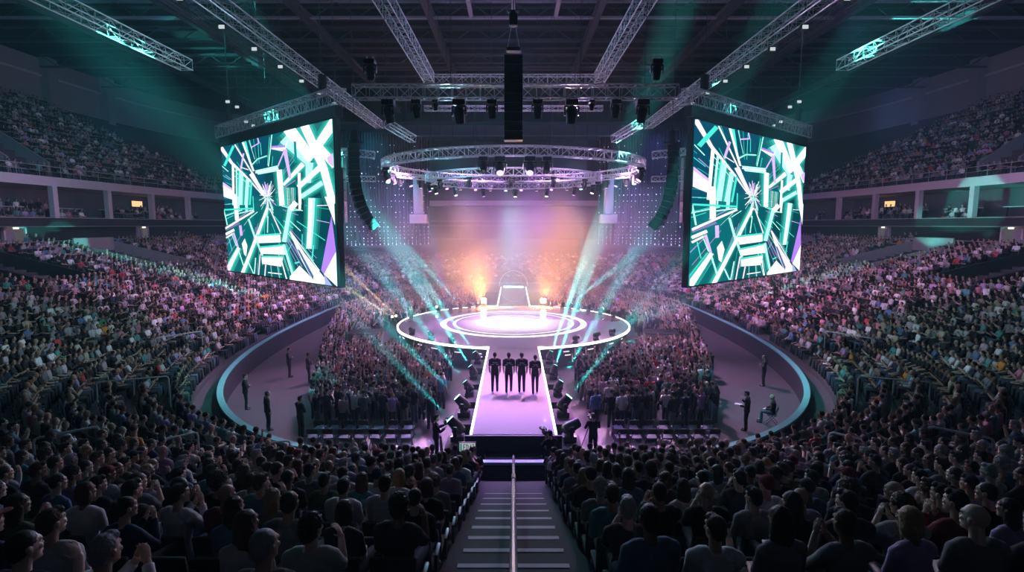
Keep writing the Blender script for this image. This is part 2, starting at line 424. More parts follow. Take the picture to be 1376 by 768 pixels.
# railings: upper tier front, back rail of lower bowl
def long_rail(name, d, ztop, zbot, ys, label, gap=2.2):
    for sgn, side in ((-1, "left"), (1, "right")):
        o = thing(name, label.format(side=side), "railing", (at_y(d, 45, sgn), 45, zbot)); L = o.location
        pts = []; y = ys[0]
        while y <= ys[1]: pts.append((at_y(d, y, sgn)-L.x, y-L.y, ztop-L.z)); y += gap
        MB().tube(pts, .03, 6).build("rail", M["railm"], o); MB().tube([(a, b, c-.45) for a, b, c in pts], .018, 5).build("rail", M["railm"], o)
        for q in pts[::1]: MB().tube([(q[0], q[1], 0), q], .02, 5).build("post", M["railm"], o)
long_rail("balcony_railing", DU+.12, 14.0, 13.1, (12, 74), "thin metal railing along the front edge of the {side} upper tier")
long_rail("concourse_railing", DB-.1, row_z(DB-.43, 45)+1.05, row_z(DB-.43, 45), (30, 74), "thin metal railing behind the top row of the {side} lower stand")
# concourse doors
for sgn, side in ((-1, "left"), (1, "right")):
    for i, (y, w) in enumerate(((46.5, 2.0), (62.5, 1.7))):
        x = at_y(DB+2.1, y, sgn); z0 = row_z(DB-.43, y)
        o = thing(f"door", f"{'nearer' if i==0 else 'farther'} lit concourse doorway at the back of the {side} lower stand", "door", (x, y, z0), 0); tag(o, kind="structure")
        f = MB()
        for yy in (-w/2, w/2): f.box((0, yy, 1.15), (.25, .18, 2.3))
        f.box((0, 0, 2.3), (.25, w+.18, .18)); f.build("door_frame", M["fascia"], o)
        MB().box((-sgn*-.06, 0, 1.1), (.05, w-.1, 2.2)).build("doorway", M["doorglow"], o)
        MB().box((-sgn*.02, -w/4, 1.05), (.06, w/2-.15, 2.1)).build("door_leaf", M["wall_mid"], o)
        MB().box((-sgn*.2, 0, 2.2), (.12, .45, .14), bev=.03).build("door_lamp", M["exitlamp"], o)

# suite interiors: counters, small lit panels
for sgn, side in ((-1, "left"), (1, "right")):
    for i, (y, warm) in enumerate(((25.7, 0), (32.2, 0), (38.7, 1), (45.2, 0), (51.7, 0), (58.2, 0), (64.7, 1))):
        x = at_y(DB+1.9, y, sgn)
        o = thing("suite_counter", f"narrow pale drink counter in the {ordw(i+1)} suite on the {side}", "counter", (x, y, 9.5))
        MB().box((0, 0, .95), (.35, 4.2, .06), bev=.015).build("counter_top", M["fascia"], o)
        for yy in (-1.8, 1.8): MB().box((0, yy, .47), (.1, .1, .92)).build("leg", M["black"], o)
        if warm:
            x = at_y(DB+4.5, y, sgn)
            w = thing("wall_lamp", f"glowing amber wall panel in the {ordw(i+1)} suite on the {side}", "lamp", (x, y+.6, 11.4))
            MB().box((0, 0, 0), (.08, 1.9 if i > 4 else .8, .8), bev=.02).build("frame", M["black"], w)
            MB().box((-sgn*.05, 0, 0), (.06, 1.75 if i > 4 else .65, .66)).build("light_panel", M["warmglow"], w)
exec_after = True

# ------------------------------------------------------------------ stage
SX, SY, SR, SZ = 0, 41.2, 8.75, 1.4
stage = thing("round_stage", "large round stage with glowing rim and white LED rings in the middle of the floor", "stage", (SX, SY, 0))
MB().ring((0, 0), 0.001, SR, SZ-.12, SZ, 128).build("deck", M["stage_deck"], stage)
MB().ring((0, 0), SR-.35, SR-.15, .02, SZ-.13, 128).build("skirt", M["black"], stage)
MB().ring((0, 0), SR-.02, SR+.09, SZ-.10, SZ+.02, 160, a0=-PI/2+.185, a1=PI/2-.175).build("rim_light", M["strip"], stage)
MB().ring((0, 0), SR-.02, SR+.09, SZ-.10, SZ+.02, 160, a0=PI/2+.175, a1=1.5*PI-.185).build("rim_light", M["strip"], stage)
MB().ring((0, 0), 5.15, 5.62, SZ-.05, SZ+.004, 128).build("light_ring", M["floorled"], stage)
MB().ring((0, 0), 4.45, 4.66, SZ-.05, SZ+.004, 128).build("light_ring", M["floorled"], stage)
MB().ring((.0, .3), 2.9, 3.02, SZ-.05, SZ+.004, 96, a0=.3, a1=2.6).build("light_ring", M["led_glint"], stage)
MB().ring((0, 0), .001, 1.5, SZ-.05, SZ+.004, 64).build("light_disc", M["led_glint"], stage)
fl = MB()
for k in range(15):
    a = -PI/2 + (k-7)*.215
    if abs(a+PI/2) < .2: continue
    for q in range(rnd.choice((1, 1, 2))):
        aa = a+rnd.uniform(-.06, .06); r = SR-.12
        fl.box((r*math.cos(aa), r*math.sin(aa), SZ-.42-.22*q+rnd.uniform(-.06, .06)), (.5*rnd.uniform(.6, 1.1), .03, .05), Matrix.Rotation(aa+PI/2, 3, "Z"))
tag(fl.build("skirt_glint", M["led_glint"], stage), kind="stuff")  # emissive dashes stand in for small glints on the dark skirt
cat = thing("catwalk", "long rectangular catwalk with white edge lights running from the round stage towards the stairs", "stage", (0, 26, 0))
CX0, CX1, CY0, CY1 = -1.5, 1.5, 18.75-26, 32.75-26
MB().box((0, (CY0+CY1)/2, SZ-.064), (3.0, CY1-CY0, .12)).build("deck", M["stage_deck"], cat)
MB().box((0, (CY0+CY1)/2, (SZ-.13)/2), (2.8, CY1-CY0-.1, SZ-.14)).build("skirt", M["black"], cat)
for sx in (-1, 1): MB().box((sx*1.54, (CY0+CY1)/2+.02, SZ-.04), (.085, CY1-CY0-.04, .12)).build("edge_light", M["strip"], cat)
for sx in (-1, 1): MB().box((sx*(1.58+.14), CY1+.03, SZ-.04), (.36, .085, .12)).build("edge_light", M["strip"], cat)
MB().box((0, CY0-.06, .69), (3.5, .1, 1.38)).build("front_panel", M["black"], cat)
for zz, yy in ((.78, CY0-.36), (.38, CY0-.62)):
    st = MB().box((0, yy, zz-.03), (2.0, .5, .06)).build("step", M["black"], cat)
    MB().box((0, yy-.26, zz), (2.0, .03, .06)).box((-1.0, yy-.26, zz+.07), (.03, .03, .16)).box((1.0, yy-.26, zz+.07), (.03, .03, .16)).build("step_edge", M["railglow"], st)
rw = thing("rear_runway", "rear runway with white edge lights leading from behind the round stage to the back", "stage", (0, 57.5, 0))
MB().box((0, 0, SZ-.06), (2.9, 15.6, .12)).build("deck", M["stage_deck"], rw)
MB().box((0, 0, (SZ-.13)/2), (2.7, 15.5, SZ-.14)).build("skirt", M["black"], rw)
for sx in (-1, 1): MB().box((sx*1.5, 0, SZ-.02), (.09, 15.5, .12)).build("edge_light", M["strip"], rw)
MB().box((0, 7.85, SZ+.05), (2.4, .1, .1)).build("end_light", M["lens_teal"], rw)
ar = thing("entrance_arch", "thin glowing arch standing over the far end of the rear runway", "arch", (0, 66.2, 0))
MB().tube([(1.75*math.cos(PI*i/20), 0, 1.4+1.9*math.sin(PI*i/20)) for i in range(21)], .03, 6).build("arch_tube", M["led_glint"], ar)
for sx in (-1, 1): MB().box((sx*1.75, 0, .7), (.12, .12, 1.4)).build("foot", M["black"], ar)

for sgn, side in ((-1, "left"), (1, "right")):      # side blocks next to the round stage
    o = thing("stage_block", f"plain grey draped block beside the round stage on the {side}", "block", (sgn*10.1, 36.4, 0), sgn*-.15)
    MB().box((0, 0, .8), (2.2, 1.6, 1.6), bev=.04).build("body", M["concrete_light"], o)
    MB().box((0, 0, 1.63), (2.3, 1.7, .06), bev=.02).build("lid", M["black"], o)
RISY = (19.75, 22.4, 25.2, 28.0, 31.2)
for sgn, side in ((-1, "left"), (1, "right")):
    for i, y in enumerate(RISY):
        o = thing("riser", f"black light riser along the {side} side of the catwalk, {ordw(i+1)} from the stairs", "riser", (sgn*2.12, y, 0), 0, "black risers along the catwalk")
        hgt = .72 if i else .66
        MB().box((0, 0, hgt/2), (.85, 1.9 if i else 1.3, hgt-.04), bev=.02).build("case", M["black"], o)
        MB().box((0, 0, hgt), (.88, 1.92 if i else 1.32, .05), bev=.01).build("lid", M["concrete"], o)
        for yy in (-.5, .5): MB().box((sgn*.44, yy, hgt*.6), (.03, .22, .06), bev=.01).build("handle", M["railm"], o)
sg = thing("light_sign", "small lit panel with dark scribbled characters leaning below the catwalk's left front corner", "sign", (-1.63, 18.35, 0))
MB().box((0, 0, 1.10), (.62, .06, .36), bev=.01).build("frame", M["black"], sg)
MB().box((0, -.035, 1.10), (.56, .012, .30)).build("panel", emit("sign_white", (.72, .82, .85), .55), sg)
MB().box((-.225, -.043, 1.10), (.08, .01, .26)).build("stripe", emit("sign_green", (.1, .55, .40), .45), sg)
gl = MB()
for x0, strokes in ((-.13, ((0, -.1, 0, .1), (0, .1, .07, .1), (0, .0, .05, .0))), (-.03, ((0, -.1, 0, .1), (0, .1, .06, .06), (.06, .06, .06, -.06), (.06, -.06, 0, -.1))),
                    (.075, ((0, -.1, .06, .1), (.0, .02, .08, .02), (.02, -.05, .08, -.05))), (.18, ((0, .1, .06, .1), (.03, .1, .03, -.1), (0, -.1, .06, -.1)))):
    for a, b, c, d in strokes: gl.tube([(x0+a, -.046, 1.10+b), (x0+c, -.046, 1.10+d)], .013, 4)
gl.build("lettering", M["black"], sg)
for sx in (-.2, .2): MB().box((sx, .02, .46), (.04, .04, .92)).build("leg", M["black"], sg)

# ------------------------------------------------------------------ trusses
def truss_mb(P0, P1, w, h, bay, chord_r=.03, lace_r=.014, up=(0, 0, 1)):
    P0, P1 = Vector(P0), Vector(P1); e = (P1-P0); L = e.length; e.normalize()
    u = Vector(up); s = e.cross(u).normalized(); u = s.cross(e)
    cor = [s*(a*w/2)+u*(b*h/2) for a, b in ((-1, -1), (1, -1), (1, 1), (-1, 1))]
    chords = [MB().tube([P0+c, P1+c], chord_r, 6) for c in cor]
    lace = MB(); n = max(1, round(L/bay))
    for i in range(n+1):
        q = P0+e*(L*i/n)
        for k in range(4): lace.tube([q+cor[k], q+cor[(k+1) % 4]], lace_r, 4, cap=False)
        if i < n:
            q2 = P0+e*(L*(i+1)/n)
            for k in range(4):
                a, b = (k, (k+1) % 4) if i % 2 == 0 else ((k+1) % 4, k)
                lace.tube([q+cor[a], q2+cor[b]], lace_r, 4, cap=False)
    return chords, lace
def truss(P0, P1, label, w=.5, h=.5, bay=.55, name="truss", mat="alu", up=(0, 0, 1), cr=.03, lr=.014, group=None, cables=0):
    c = (Vector(P0)+Vector(P1))/2; o = thing(name, label, "truss", c, 0, group)
    ch, la = truss_mb(Vector(P0)-c, Vector(P1)-c, w, h, bay, cr, lr, up)
    for m in ch: m.build("chord", M[mat], o)
    la.build("lacing", M[mat], o)
    for i in range(cables):
        q = (Vector(P0)-c).lerp(Vector(P1)-c, (i+.5)/cables); MB().tube([q+Vector((0, 0, h/2)), q+Vector((0, 0, 29-c.z))], .012, 4).build("hanging_cable", M["steel"], o)
    return o
zc = 8.9
truss((-6.3, 22, 14.1), (6.45, 22, 14.1), "straight front lighting truss across the arena, hung with dark moving heads", cables=5)
truss((-5.2, 9.5, 17.9), (-5.2, 34.6, 17.9), "long truss running away overhead left of the hanging speaker column", .6, .6, .6)
truss((5.3, 9.5, 17.9), (5.3, 34.6, 17.9), "long truss running away overhead right of the hanging speaker column", .6, .6, .6)
truss((-5.6, 35.0, 17.9), (5.7, 35.0, 17.9), "cross truss joining the two overhead trusses behind the front truss", .6, .55, .6, cables=4)
truss((-10.8, 14.5, 16.9), (-10.8, 44.7, 16.9), "long aluminium truss overhead above the left video screen", .55, .55, .6)
truss((10.9, 14.5, 16.9), (10.9, 44.7, 16.9), "long aluminium truss overhead above the right video screen", .55, .55, .6)
truss((-16.5, 13.5, 16.9), (-16.5, 28.3, 16.9), "short outer truss overhead near the left upper tier", .6, .5, .7)
truss((16.6, 13.5, 16.9), (16.6, 28.3, 16.9), "short outer truss overhead near the right upper tier", .6, .5, .7)
truss((-8.0, 50, 19.3), (8.0, 50, 19.3), "faint straight truss high behind the speaker column", .5, .4, .8)
def ring_truss(R, z, w, h, n, label):
    o = thing("ring_truss", label, "truss", (SX, SY, z))
    for dr, dz in ((-w/2, -h/2), (w/2, -h/2), (w/2, h/2), (-w/2, h/2)):
        MB().tube([((R+dr)*math.cos(2*PI*i/96), (R+dr)*math.sin(2*PI*i/96), dz) for i in range(97)], .036, 6, cap=False).build("chord", M["alu"], o)
    la = MB()
    cor = lambda a: [Vector(((R+dr)*math.cos(a), (R+dr)*math.sin(a), dz)) for dr, dz in ((-w/2, -h/2), (w/2, -h/2), (w/2, h/2), (-w/2, h/2))]
    for i in range(n):
        c0, c1 = cor(2*PI*i/n), cor(2*PI*(i+1)/n)
        for k in range(4):
            la.tube([c0[k], c0[(k+1) % 4]], .017, 4, cap=False)
            a, b = (k, (k+1) % 4) if i % 2 == 0 else ((k+1) % 4, k)
            la.tube([c0[a], c1[b]], .017, 4, cap=False)
    la.build("lacing", M["alu"], o)
    for i in range(8):
        a = 2*PI*(i+.5)/8; MB().tube([(R*math.cos(a), R*math.sin(a), h/2), (R*math.cos(a), R*math.sin(a), 30-z)], .012, 4).build("hanging_cable", M["steel"], o)
    return o
ring_truss(9.35, 13.15, .6, .55, 84, "larger outer ring truss hanging above the round stage")
ring_truss(6.3, 12.25, .55, .5, 60, "smaller inner ring truss hanging just below the larger ring")
for sgn, side in ((-1, "left"), (1, "right")):
    truss((sgn*9.7, 38.5, 13.75), (sgn*11.9, 38.2, 13.95), f"upper short truss arm between the big ring and the {side} speaker array", .45, .45, .5)
    truss((sgn*9.7, 38.5, 12.1), (sgn*11.9, 38.2, 12.1), f"lower short truss arm between the big ring and the {side} speaker array", .4, .35, .5)
    truss((sgn*6.9, 38.0, 14.75), (sgn*8.1, 35.6, 15.35), f"stubby truss stick angled up over the {side} shoulder of the big ring", .45, .45, .45)
    truss((sgn*4.9, 44.5, 12.45), (sgn*9.0, 42.6, 12.75), f"{side} spoke truss joining the two rings", .35, .35, .5)
# roof steel
for i, y in enumerate((28, 37, 46.2, 51.2, 57.5, 66.5, 76)):
    o = thing("roof_beam", f"dark roof cross girder, {ordw(i+1)} one going away from the stairs", "beam", (0, y, 28)); tag(o, kind="structure")
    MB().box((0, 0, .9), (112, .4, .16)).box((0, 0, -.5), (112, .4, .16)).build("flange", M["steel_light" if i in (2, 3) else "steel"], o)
    w = MB()
    for k in range(56): w.tube([(-56+2*k, 0, -.45 if k % 2 else .85), (-54+2*k, 0, .85 if k % 2 else -.45)], .05, 4)
    w.build("web", M["steel"], o)
for i, x in enumerate((-40, -29, -18.4, -7.3, 7.3, 18.4, 29, 40)):
    o = thing("roof_beam", f"roof girder running lengthwise, {ordw(i+1)} from the left", "beam", (x, 48, 27.2)); tag(o, kind="structure")
    MB().box((0, 0, .35), (.55, 84, .08)).box((0, 0, -.35), (.55, 84, .08)).build("flange", M["steel"], o)
    MB().box((0, 0, 0), (.08, 84, .62)).build("web", M["steel"], o)
for i, x in enumerate((-3.8, 0, 3.8)):
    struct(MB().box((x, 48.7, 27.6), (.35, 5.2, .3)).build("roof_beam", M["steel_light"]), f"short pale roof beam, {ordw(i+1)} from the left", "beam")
for i, y in enumerate(range(30, 78, 3)):
    struct(MB().box((0, y+.4, 29.6), (100, .12, .2)).build("roof_purlin_beam", M["steel"]), f"thin roof purlin, {ordw(i+1)} one going away", "beam")
for sgn, side in ((-1, "left"), (1, "right")):
    for i, x in enumerate((22.5, 24.0)):
        truss((sgn*x, 20, 24.2+i*.3), (sgn*x, 66, 24.2+i*.3), f"{'inner' if i==0 else 'outer'} dark service truss under the roof on the {side}", .5, .5, 1.4, mat="steel")

# ------------------------------------------------------------------ speakers
sp = thing("hanging_speaker", "tall black speaker column hanging on the centre line in front of the rings", "speaker", (0, 21.2, 13.72))
for k in range(9):
    q = MB(); q.box((0, 0, -1.45+k*.345), (.70, .55, .335), bev=.02); q.build("cabinet", M["blackgloss"], sp)
MB().box((0, 0, 1.72), (.5, .35, .12)).build("bumper", M["black"], sp)
for sx in (-.25, .25): MB().tube([(sx, 0, 1.7), (sx*.3, 0, 2.6)], .015, 5).build("chain", M["railm"], sp)
MB().box((0, 0, 2.85), (.32, .3, .55), bev=.04).build("hoist", M["black"], sp)
MB().tube([(0, 0, 3.1), (0, 0, 15.2)], .02, 5).build("chain", M["steel"], sp)
for sx in (-.16, .13): MB().ball((sx, -.2, 3.05), .09, 8, 6).build("hook", M["railglow"], sp)
for sgn, side in ((-1, "left"), (1, "right")):
    o = thing("line_array", f"tall curved black line array speaker hanging between the {side} screen and the ring truss", "speaker", (sgn*9.0, 31.0, 13.3), sgn*1.2)
    ang = 0; px, py, pz = 0, 0, 0
    for k in range(14):
        ang = math.radians(-1.5 + (k/13)**2*42)
        R = Matrix.Rotation(ang, 3, "X")
        cpos = Vector((0, py, pz)) + R @ Vector((0, 0, -.17))
        c = MB(); c.box(cpos, (1.25, .55, .32), R, bev=.02); cab = c.build("cabinet", M["blackgloss"], o)
        g = MB()
        for q in range(5): g.box(cpos+R @ Vector((-.46+.23*q, -.28, 0)), (.15, .02, .18), R)
        g.build("grille", M["black"], cab)
        nx = R @ Vector((0, 0, -.345)); py += nx.y; pz += nx.z
    MB().box((0, .1, .14), (1.15, .8, .1)).build("bumper", M["black"], o)
    MB().box((0, .1, .55), (.3, .3, .6), bev=.03).build("hoist", M["black"], o)
    MB().tube([(0, .1, .8), (0, .1, 15)], .015, 5).build("chain", M["steel"], o)
    # dark stack between array and screen
    o = thing("side_fill_stack", f"narrow black stack of boxes hanging beside the {side} screen's inner edge", "speaker", (sgn*10.7, 33.6, 13.0))
    for k in range(6): MB().box((0, 0, -.35-.66*k), (.72, .6, .63), bev=.02).build("cabinet", M["black"], o)
    truss_c, truss_l = truss_mb((-.5, 0, .3), (.5, 0, .3), .3, .3, .33)
    for m in truss_c: m.build("chord", M["alu"], o)
    truss_l.build("lacing", M["alu"], o); MB().tube([(0, 0, .4), (0, 0, 15)], .012, 4).build("chain", M["steel"], o)

# ------------------------------------------------------------------ video screens
def homog(src, dst):
    Am = []; bm_ = []
    for (x, y), (u, v) in zip(src, dst):
        Am += [[x, y, 1, 0, 0, 0, -u*x, -u*y], [0, 0, 0, x, y, 1, -v*x, -v*y]]; bm_ += [u, v]
    return np.append(np.linalg.solve(np.array(Am, float), np.array(bm_, float)), 1).reshape(3, 3)
HM = homog([(302, 200.7), (449.8, 164.8), (458.5, 386.9), (313.5, 364.5)], [(0, 0), (1, 0), (1, 1), (0, 1)])
def up_(p): q = HM @ np.array([p[0], p[1], 1.]); return q[0]/q[2], q[1]/q[2]
Aq = lambda x, y: up_((296+x/6.679, 160+y/6.679))
Bq = lambda x, y: up_((296+x/6.4, 270+y/6.4))
SW, SH = 13.95, 8.0
PIC = []; HALO = []   # (polygon in uv, colour)
WHT, MNT, AQU, LIL, PLW, DTL, VIO = (.93, 1, 1), (.45, 1, .84), (.06, .75, .62), (.66, .46, 1.), (.86, .82, 1), (.0, .12, .15), (.42, .2, .85)
def sub_clip(pl):
    """clip a uv polygon to the picture"""
    for ax, lim, sg in ((0, 0, 1), (0, 1, -1), (1, 0, 1), (1, 1, -1)):
        out = []
        for i in range(len(pl)):
            a, b = pl[i-1], pl[i]; ia, ib = sg*(a[ax]-lim) >= 0, sg*(b[ax]-lim) >= 0
            if ia != ib:
                tt = (lim-a[ax])/(b[ax]-a[ax]); out.append((a[0]+tt*(b[0]-a[0]), a[1]+tt*(b[1]-a[1])))
            if ib: out.append(b)
        pl = out
        if len(pl) < 3: return None
    return pl
def poly_(pts, col): 
    p = sub_clip(list(pts))
    if p: PIC.append((p, col))
def stroke(q, pts, w, col, w2=None, halo=None):
    if halo: halo = (.03, .50, .44)
    s = 6.679 if q is Aq else 6.4
    if halo: 
        for f, kk in ((2.7, .30), (2.0, .55), (1.45, .9)):
            n0 = len(PIC); stroke(q, pts, w*f, tuple(c*kk for c in halo), None if w2 is None else w2*f)
            HALO.extend((kk, p) for p in PIC[n0:]); del PIC[n0:]
    for i in range(len(pts)-1):
        a, b = Vector(pts[i]), Vector(pts[i+1]); n = (b-a).orthogonal().normalized()
        wa = w if w2 is None else w+(w2-w)*i/(len(pts)-1); wb = w if w2 is None else w+(w2-w)*(i+1)/(len(pts)-1)
        poly_([q(*(a+n*wa/2)), q(*(a-n*wa/2)), q(*(b-n*wb/2)), q(*(b+n*wb/2))], col)
# background panels of the tunnel
BG = []
for pts, col in (([(0, 0), (.5, 0), (.42, .42), (0, .5)], (.0, .06, .11)), ([(.5, 0), (1, 0), (1, .5), (.55, .42)], (.0, .10, .13)),
                 ([(0, .5), (.42, .45), (.35, 1), (0, 1)], (.0, .13, .15)), ([(.55, .45), (1, .4), (1, 1), (.6, 1)], (.0, .05, .07)), ([(.33, .42), (.6, .42), (.66, 1), (.3, 1)], (.0, .09, .11))):
    poly_(pts, col)
BG = list(PIC); PIC.clear()
r2 = random.Random(11)
for k in range(70):      # fine streaks running into the tunnel
    a = r2.uniform(0, 2*PI); r0 = r2.uniform(.12, .5); r1 = r0+r2.uniform(.08, .3); u0, v0 = .42, .45; da = r2.uniform(-.03, .03); wv = r2.uniform(.0012, .0035)
    p, q_ = Vector((u0+r0*math.cos(a), v0+r0*math.sin(a))), Vector((u0+r1*math.cos(a+da), v0+r1*math.sin(a+da))); n_ = (q_-p).orthogonal().normalized()*wv
    poly_([tuple(p+n_), tuple(p-n_), tuple(q_-n_), tuple(q_+n_)], r2.choice(((.03, .5, .44), (.06, .75, .62), (.45, 1, .84), (.3, .25, .6))))
H = AQU
for a in (((600, 200), (830, 420), (820, 600)),): stroke(Aq, a, 95, MNT, 45, H)
stroke(Aq, [(1060, 40), (870, 320)], 90, WHT, 70, MNT); stroke(Aq, [(640, 110), (850, 390)], 105, WHT, 90, H)
stroke(Aq, [(920, 290), (1060, 450)], 70, WHT, None, H); stroke(Aq, [(960, 430), (730, 640)], 52, WHT, 40, MNT)
stroke(Aq, [(775, 430), (600, 615)], 44, WHT, 22, H); stroke(Aq, [(945, 600), (755, 725)], 42, MNT, 36, H)
stroke(Aq, [(780, 80), (955, 470), (1040, 790)], 78, WHT, 62, H); stroke(Aq, [(738, 510), (748, 790)], 26, WHT)
poly_([Aq(*p) for p in ((490, 268), (612, 262), (622, 300), (600, 318), (490, 296))], VIO); poly_([Aq(*p) for p in ((490, 285), (610, 280), (600, 318), (490, 296))], PLW)
stroke(Aq, [(610, 300), (660, 560)], 36, LIL, 22); stroke(Aq, [(606, 312), (550, 450)], 12, LIL)
poly_([Aq(*p) for p in ((345, 485), (545, 442), (560, 490), (375, 522))], MNT); stroke(Aq, [(350, 505), (555, 465)], 12, PLW)
stroke(Aq, [(562, 480), (590, 800)], 46, WHT, None, MNT); stroke(Aq, [(42, 275), (140, 415), (300, 570), (420, 710)], 34, PLW, 8)
stroke(Aq, [(165, 250), (330, 520), (440, 700)], 12, WHT); stroke(Aq, [(250, 225), (310, 420)], 34, AQU, 10); stroke(Aq, [(235, 230), (335, 490)], 17, WHT)
stroke(Aq, [(312, 510), (440, 720)], 42, PLW, 20)
for x0, x1, y0, w, c in ((150, 160, 425, 20, WHT), (182, 188, 460, 14, MNT), (226, 220, 500, 34, MNT), (282, 270, 560, 30, MNT), (318, 305, 580, 14, AQU), (205, 200, 480, 8, AQU)):
    stroke(Aq, [(x0, y0), (x1, 790)], w, c, None, H if w > 25 else None)
poly_([Aq(*p) for p in ((52, 575), (150, 645), (158, 745), (64, 712))], PLW); poly_([Aq(*p) for p in ((52, 575), (150, 645), (150, 662), (52, 600))], LIL)
for a, b, w, c in (((495, 168), (467, 450), 9, MNT), ((474, 190), (458, 440), 5, AQU), ((40, 430), (110, 490), 7, MNT), ((155, 262), (75, 440), 24, AQU), ((310, 280), (382, 240), 10, LIL), ((382, 240), (368, 195), 11, LIL),
                  ((290, 215), (346, 385), 4, MNT), ((640, 215), (612, 300), 10, WHT), ((505, 360), (497, 445), 5, AQU), ((245, 330), (222, 470), 16, LIL), ((225, 455), (290, 478), 8, PLW)):
    stroke(Aq, [a, b], w, c)
stroke(Aq, [(320, 432), (370, 382), (452, 355)], 8, MNT, None, H); stroke(Aq, [(700, 230), (712, 420)], 22, (.0, .25, .28))
poly_([Aq(*p) for p in ((985, 378), (1040, 338), (1046, 465), (1000, 425))], LIL)
for k in range(7): stroke(Aq, [(620+14*k, 640), (630+13*k, 800)], 5, (AQU, WHT, MNT)[k % 3])
r2 = random.Random(3)
for k in range(64):
    a = r2.uniform(0, 2*PI); r0 = r2.uniform(0, 30); r1 = r0+r2.uniform(20, 120); da = r2.uniform(-.3, .3)
    stroke(Aq, [(465+r0*math.cos(a), 720+1.5*r0*math.sin(a)), (465+.6*r1*math.cos(a+da), 720+1.4*r1*math.sin(a+da))], r2.uniform(3, 7), r2.choice((PLW, LIL, WHT, MNT)))
for a, b, w, c in (((165, -40), (188, 182), 34, WHT), ((195, -20), (205, 100), 10, MNT), ((262, -30), (268, 105), 22, MNT), ((320, -20), (328, 95), 8, AQU), ((75, 92), (330, 82), 13, AQU), ((200, 125), (330, 95), 9, MNT), ((75, 95), (105, 222), 9, MNT),
                  ((90, 262), (210, 205), 16, (.2, .16, .4)), ((88, 250), (332, 105), 17, PLW), ((92, 300), (165, 262), 22, WHT), ((95, 330), (152, 296), 15, PLW), ((200, 415), (158, 285), 15, LIL), ((215, 225), (226, 312), 22, LIL),
                  ((285, 170), (345, 340), 16, MNT), ((298, 165), (362, 112), 6, MNT), ((465, 85), (562, 300), 10, PLW), ((450, 150), (447, 290), 8, MNT), ((355, 355), (405, 480), 16, MNT)):
    stroke(Bq, [a, b], w, c)
stroke(Bq, [(112, 600), (205, 415)], 42, WHT, 26, MNT); poly_([Bq(*p) for p in ((230, 380), (255, 335), (278, 400), (268, 490), (250, 470))], WHT)
stroke(Bq, [(238, 630), (350, 340), (445, 80)], 30, WHT, 22, H); stroke(Bq, [(640, 70), (588, 370)], 36, MNT, None, H); stroke(Bq, [(690, 35), (640, 95)], 48, WHT)
for pts in (((352, 320), (556, 308), (562, 372), (376, 378)), ((378, 420), (592, 402), (606, 478), (398, 468)), ((398, 497), (582, 500), (566, 578), (404, 552))):
    poly_([Bq(*p) for p in pts], WHT)
    (x0, y0), (x1, y1) = pts[0], pts[1]; stroke(Bq, [(x0, y0-8), (x1, y1-8)], 12, AQU)
stroke(Bq, [(585, 390), (662, 640)], 20, MNT, None, H); stroke(Bq, [(722, -40), (720, 102)], 22, WHT); stroke(Bq, [(665, 104), (740, 104)], 6, MNT)
poly_([Bq(*p) for p in ((628, 275), (665, 312), (765, 470), (905, 640), (985, 745), (830, 690), (740, 530))], PLW)
poly_([Bq(*p) for p in ((700, 430), (720, 440), (840, 660), (835, 690), (790, 610))], (.05, .12, .35))
stroke(Bq, [(640, 280), (890, 615)], 7, WHT); stroke(Bq, [(640, 195), (728, 278)], 7, MNT); stroke(Bq, [(742, 305), (742, 400), (842, 532)], 7, AQU)
poly_([Bq(*p) for p in ((638, 660), (722, 570), (800, 650), (835, 690), (985, 750), (638, 690))], WHT)
stroke(Bq, [(822, 0), (815, 200), (800, 430)], 58, MNT, 48, H); stroke(Bq, [(815, 10), (800, 420)], 28, WHT); stroke(Bq, [(838, 400), (826, 520)], 12, AQU)
poly_([Bq(*p) for p in ((990, 150), (1028, 450), (930, 650), (903, 610))], VIO); poly_([Bq(*p) for p in ((1028, 455), (1045, 755), (928, 645))], WHT)
poly_([Bq(*p) for p in ((930, -10), (1010, -10), (1022, 240), (992, 150))], WHT); poly_([Bq(*p) for p in ((928, 645), (1000, 745), (940, 735))], (.35, .42, .75))
for a, b, w, c in (((865, 66), (962, 64), 7, PLW), ((860, 188), (972, 212), 5, LIL), ((350, 500), (340, 635), 9, MNT), ((388, 470), (376, 645), 9, PLW), ((436, 560), (428, 655), 10, PLW), ((455, 625), (572, 640), 8, WHT), ((570, 530), (612, 680), 10, WHT),
                   ((205, 440), (248, 565), 10, MNT), ((290, 540), (332, 632), 9, MNT), ((150, 310), (185, 400), 6, MNT), ((120, 330), (150, 440), 6, AQU), ((655, 390), (620, 450), 5, AQU), ((680, 550), (720, 540), 14, AQU)):
    stroke(Bq, [a, b], w, c)
me_pic = None
def screen_picture(name):
    vs = []; fs = []; cols = []
    allp = [([(0, 0), (1, 0), (1, 1), (0, 1)], (.0, .05, .07))] + BG + [p for _k, p in sorted(HALO, key=lambda h: h[0])] + PIC
    for i, (pl, c) in enumerate(allp):
        b = len(vs); yy = -.06 - i*.00025
        for u, v in pl: vs.append(((u-.5)*SW, yy, (.5-v)*SH))
        fs.append(tuple(range(b, b+len(pl)))); cols.append(c)
    me = bpy.data.meshes.new(name); me.from_pydata(vs, [], fs)
    at = me.attributes.new("col", "FLOAT_COLOR", "FACE")
    at.data.foreach_set("color", np.array([(*c, 1) for c in cols], np.float32).ravel())
    me.materials.append(attrcol("screen_picture", emission=1.25)); me.update(); return me
me_pic = screen_picture("picture")
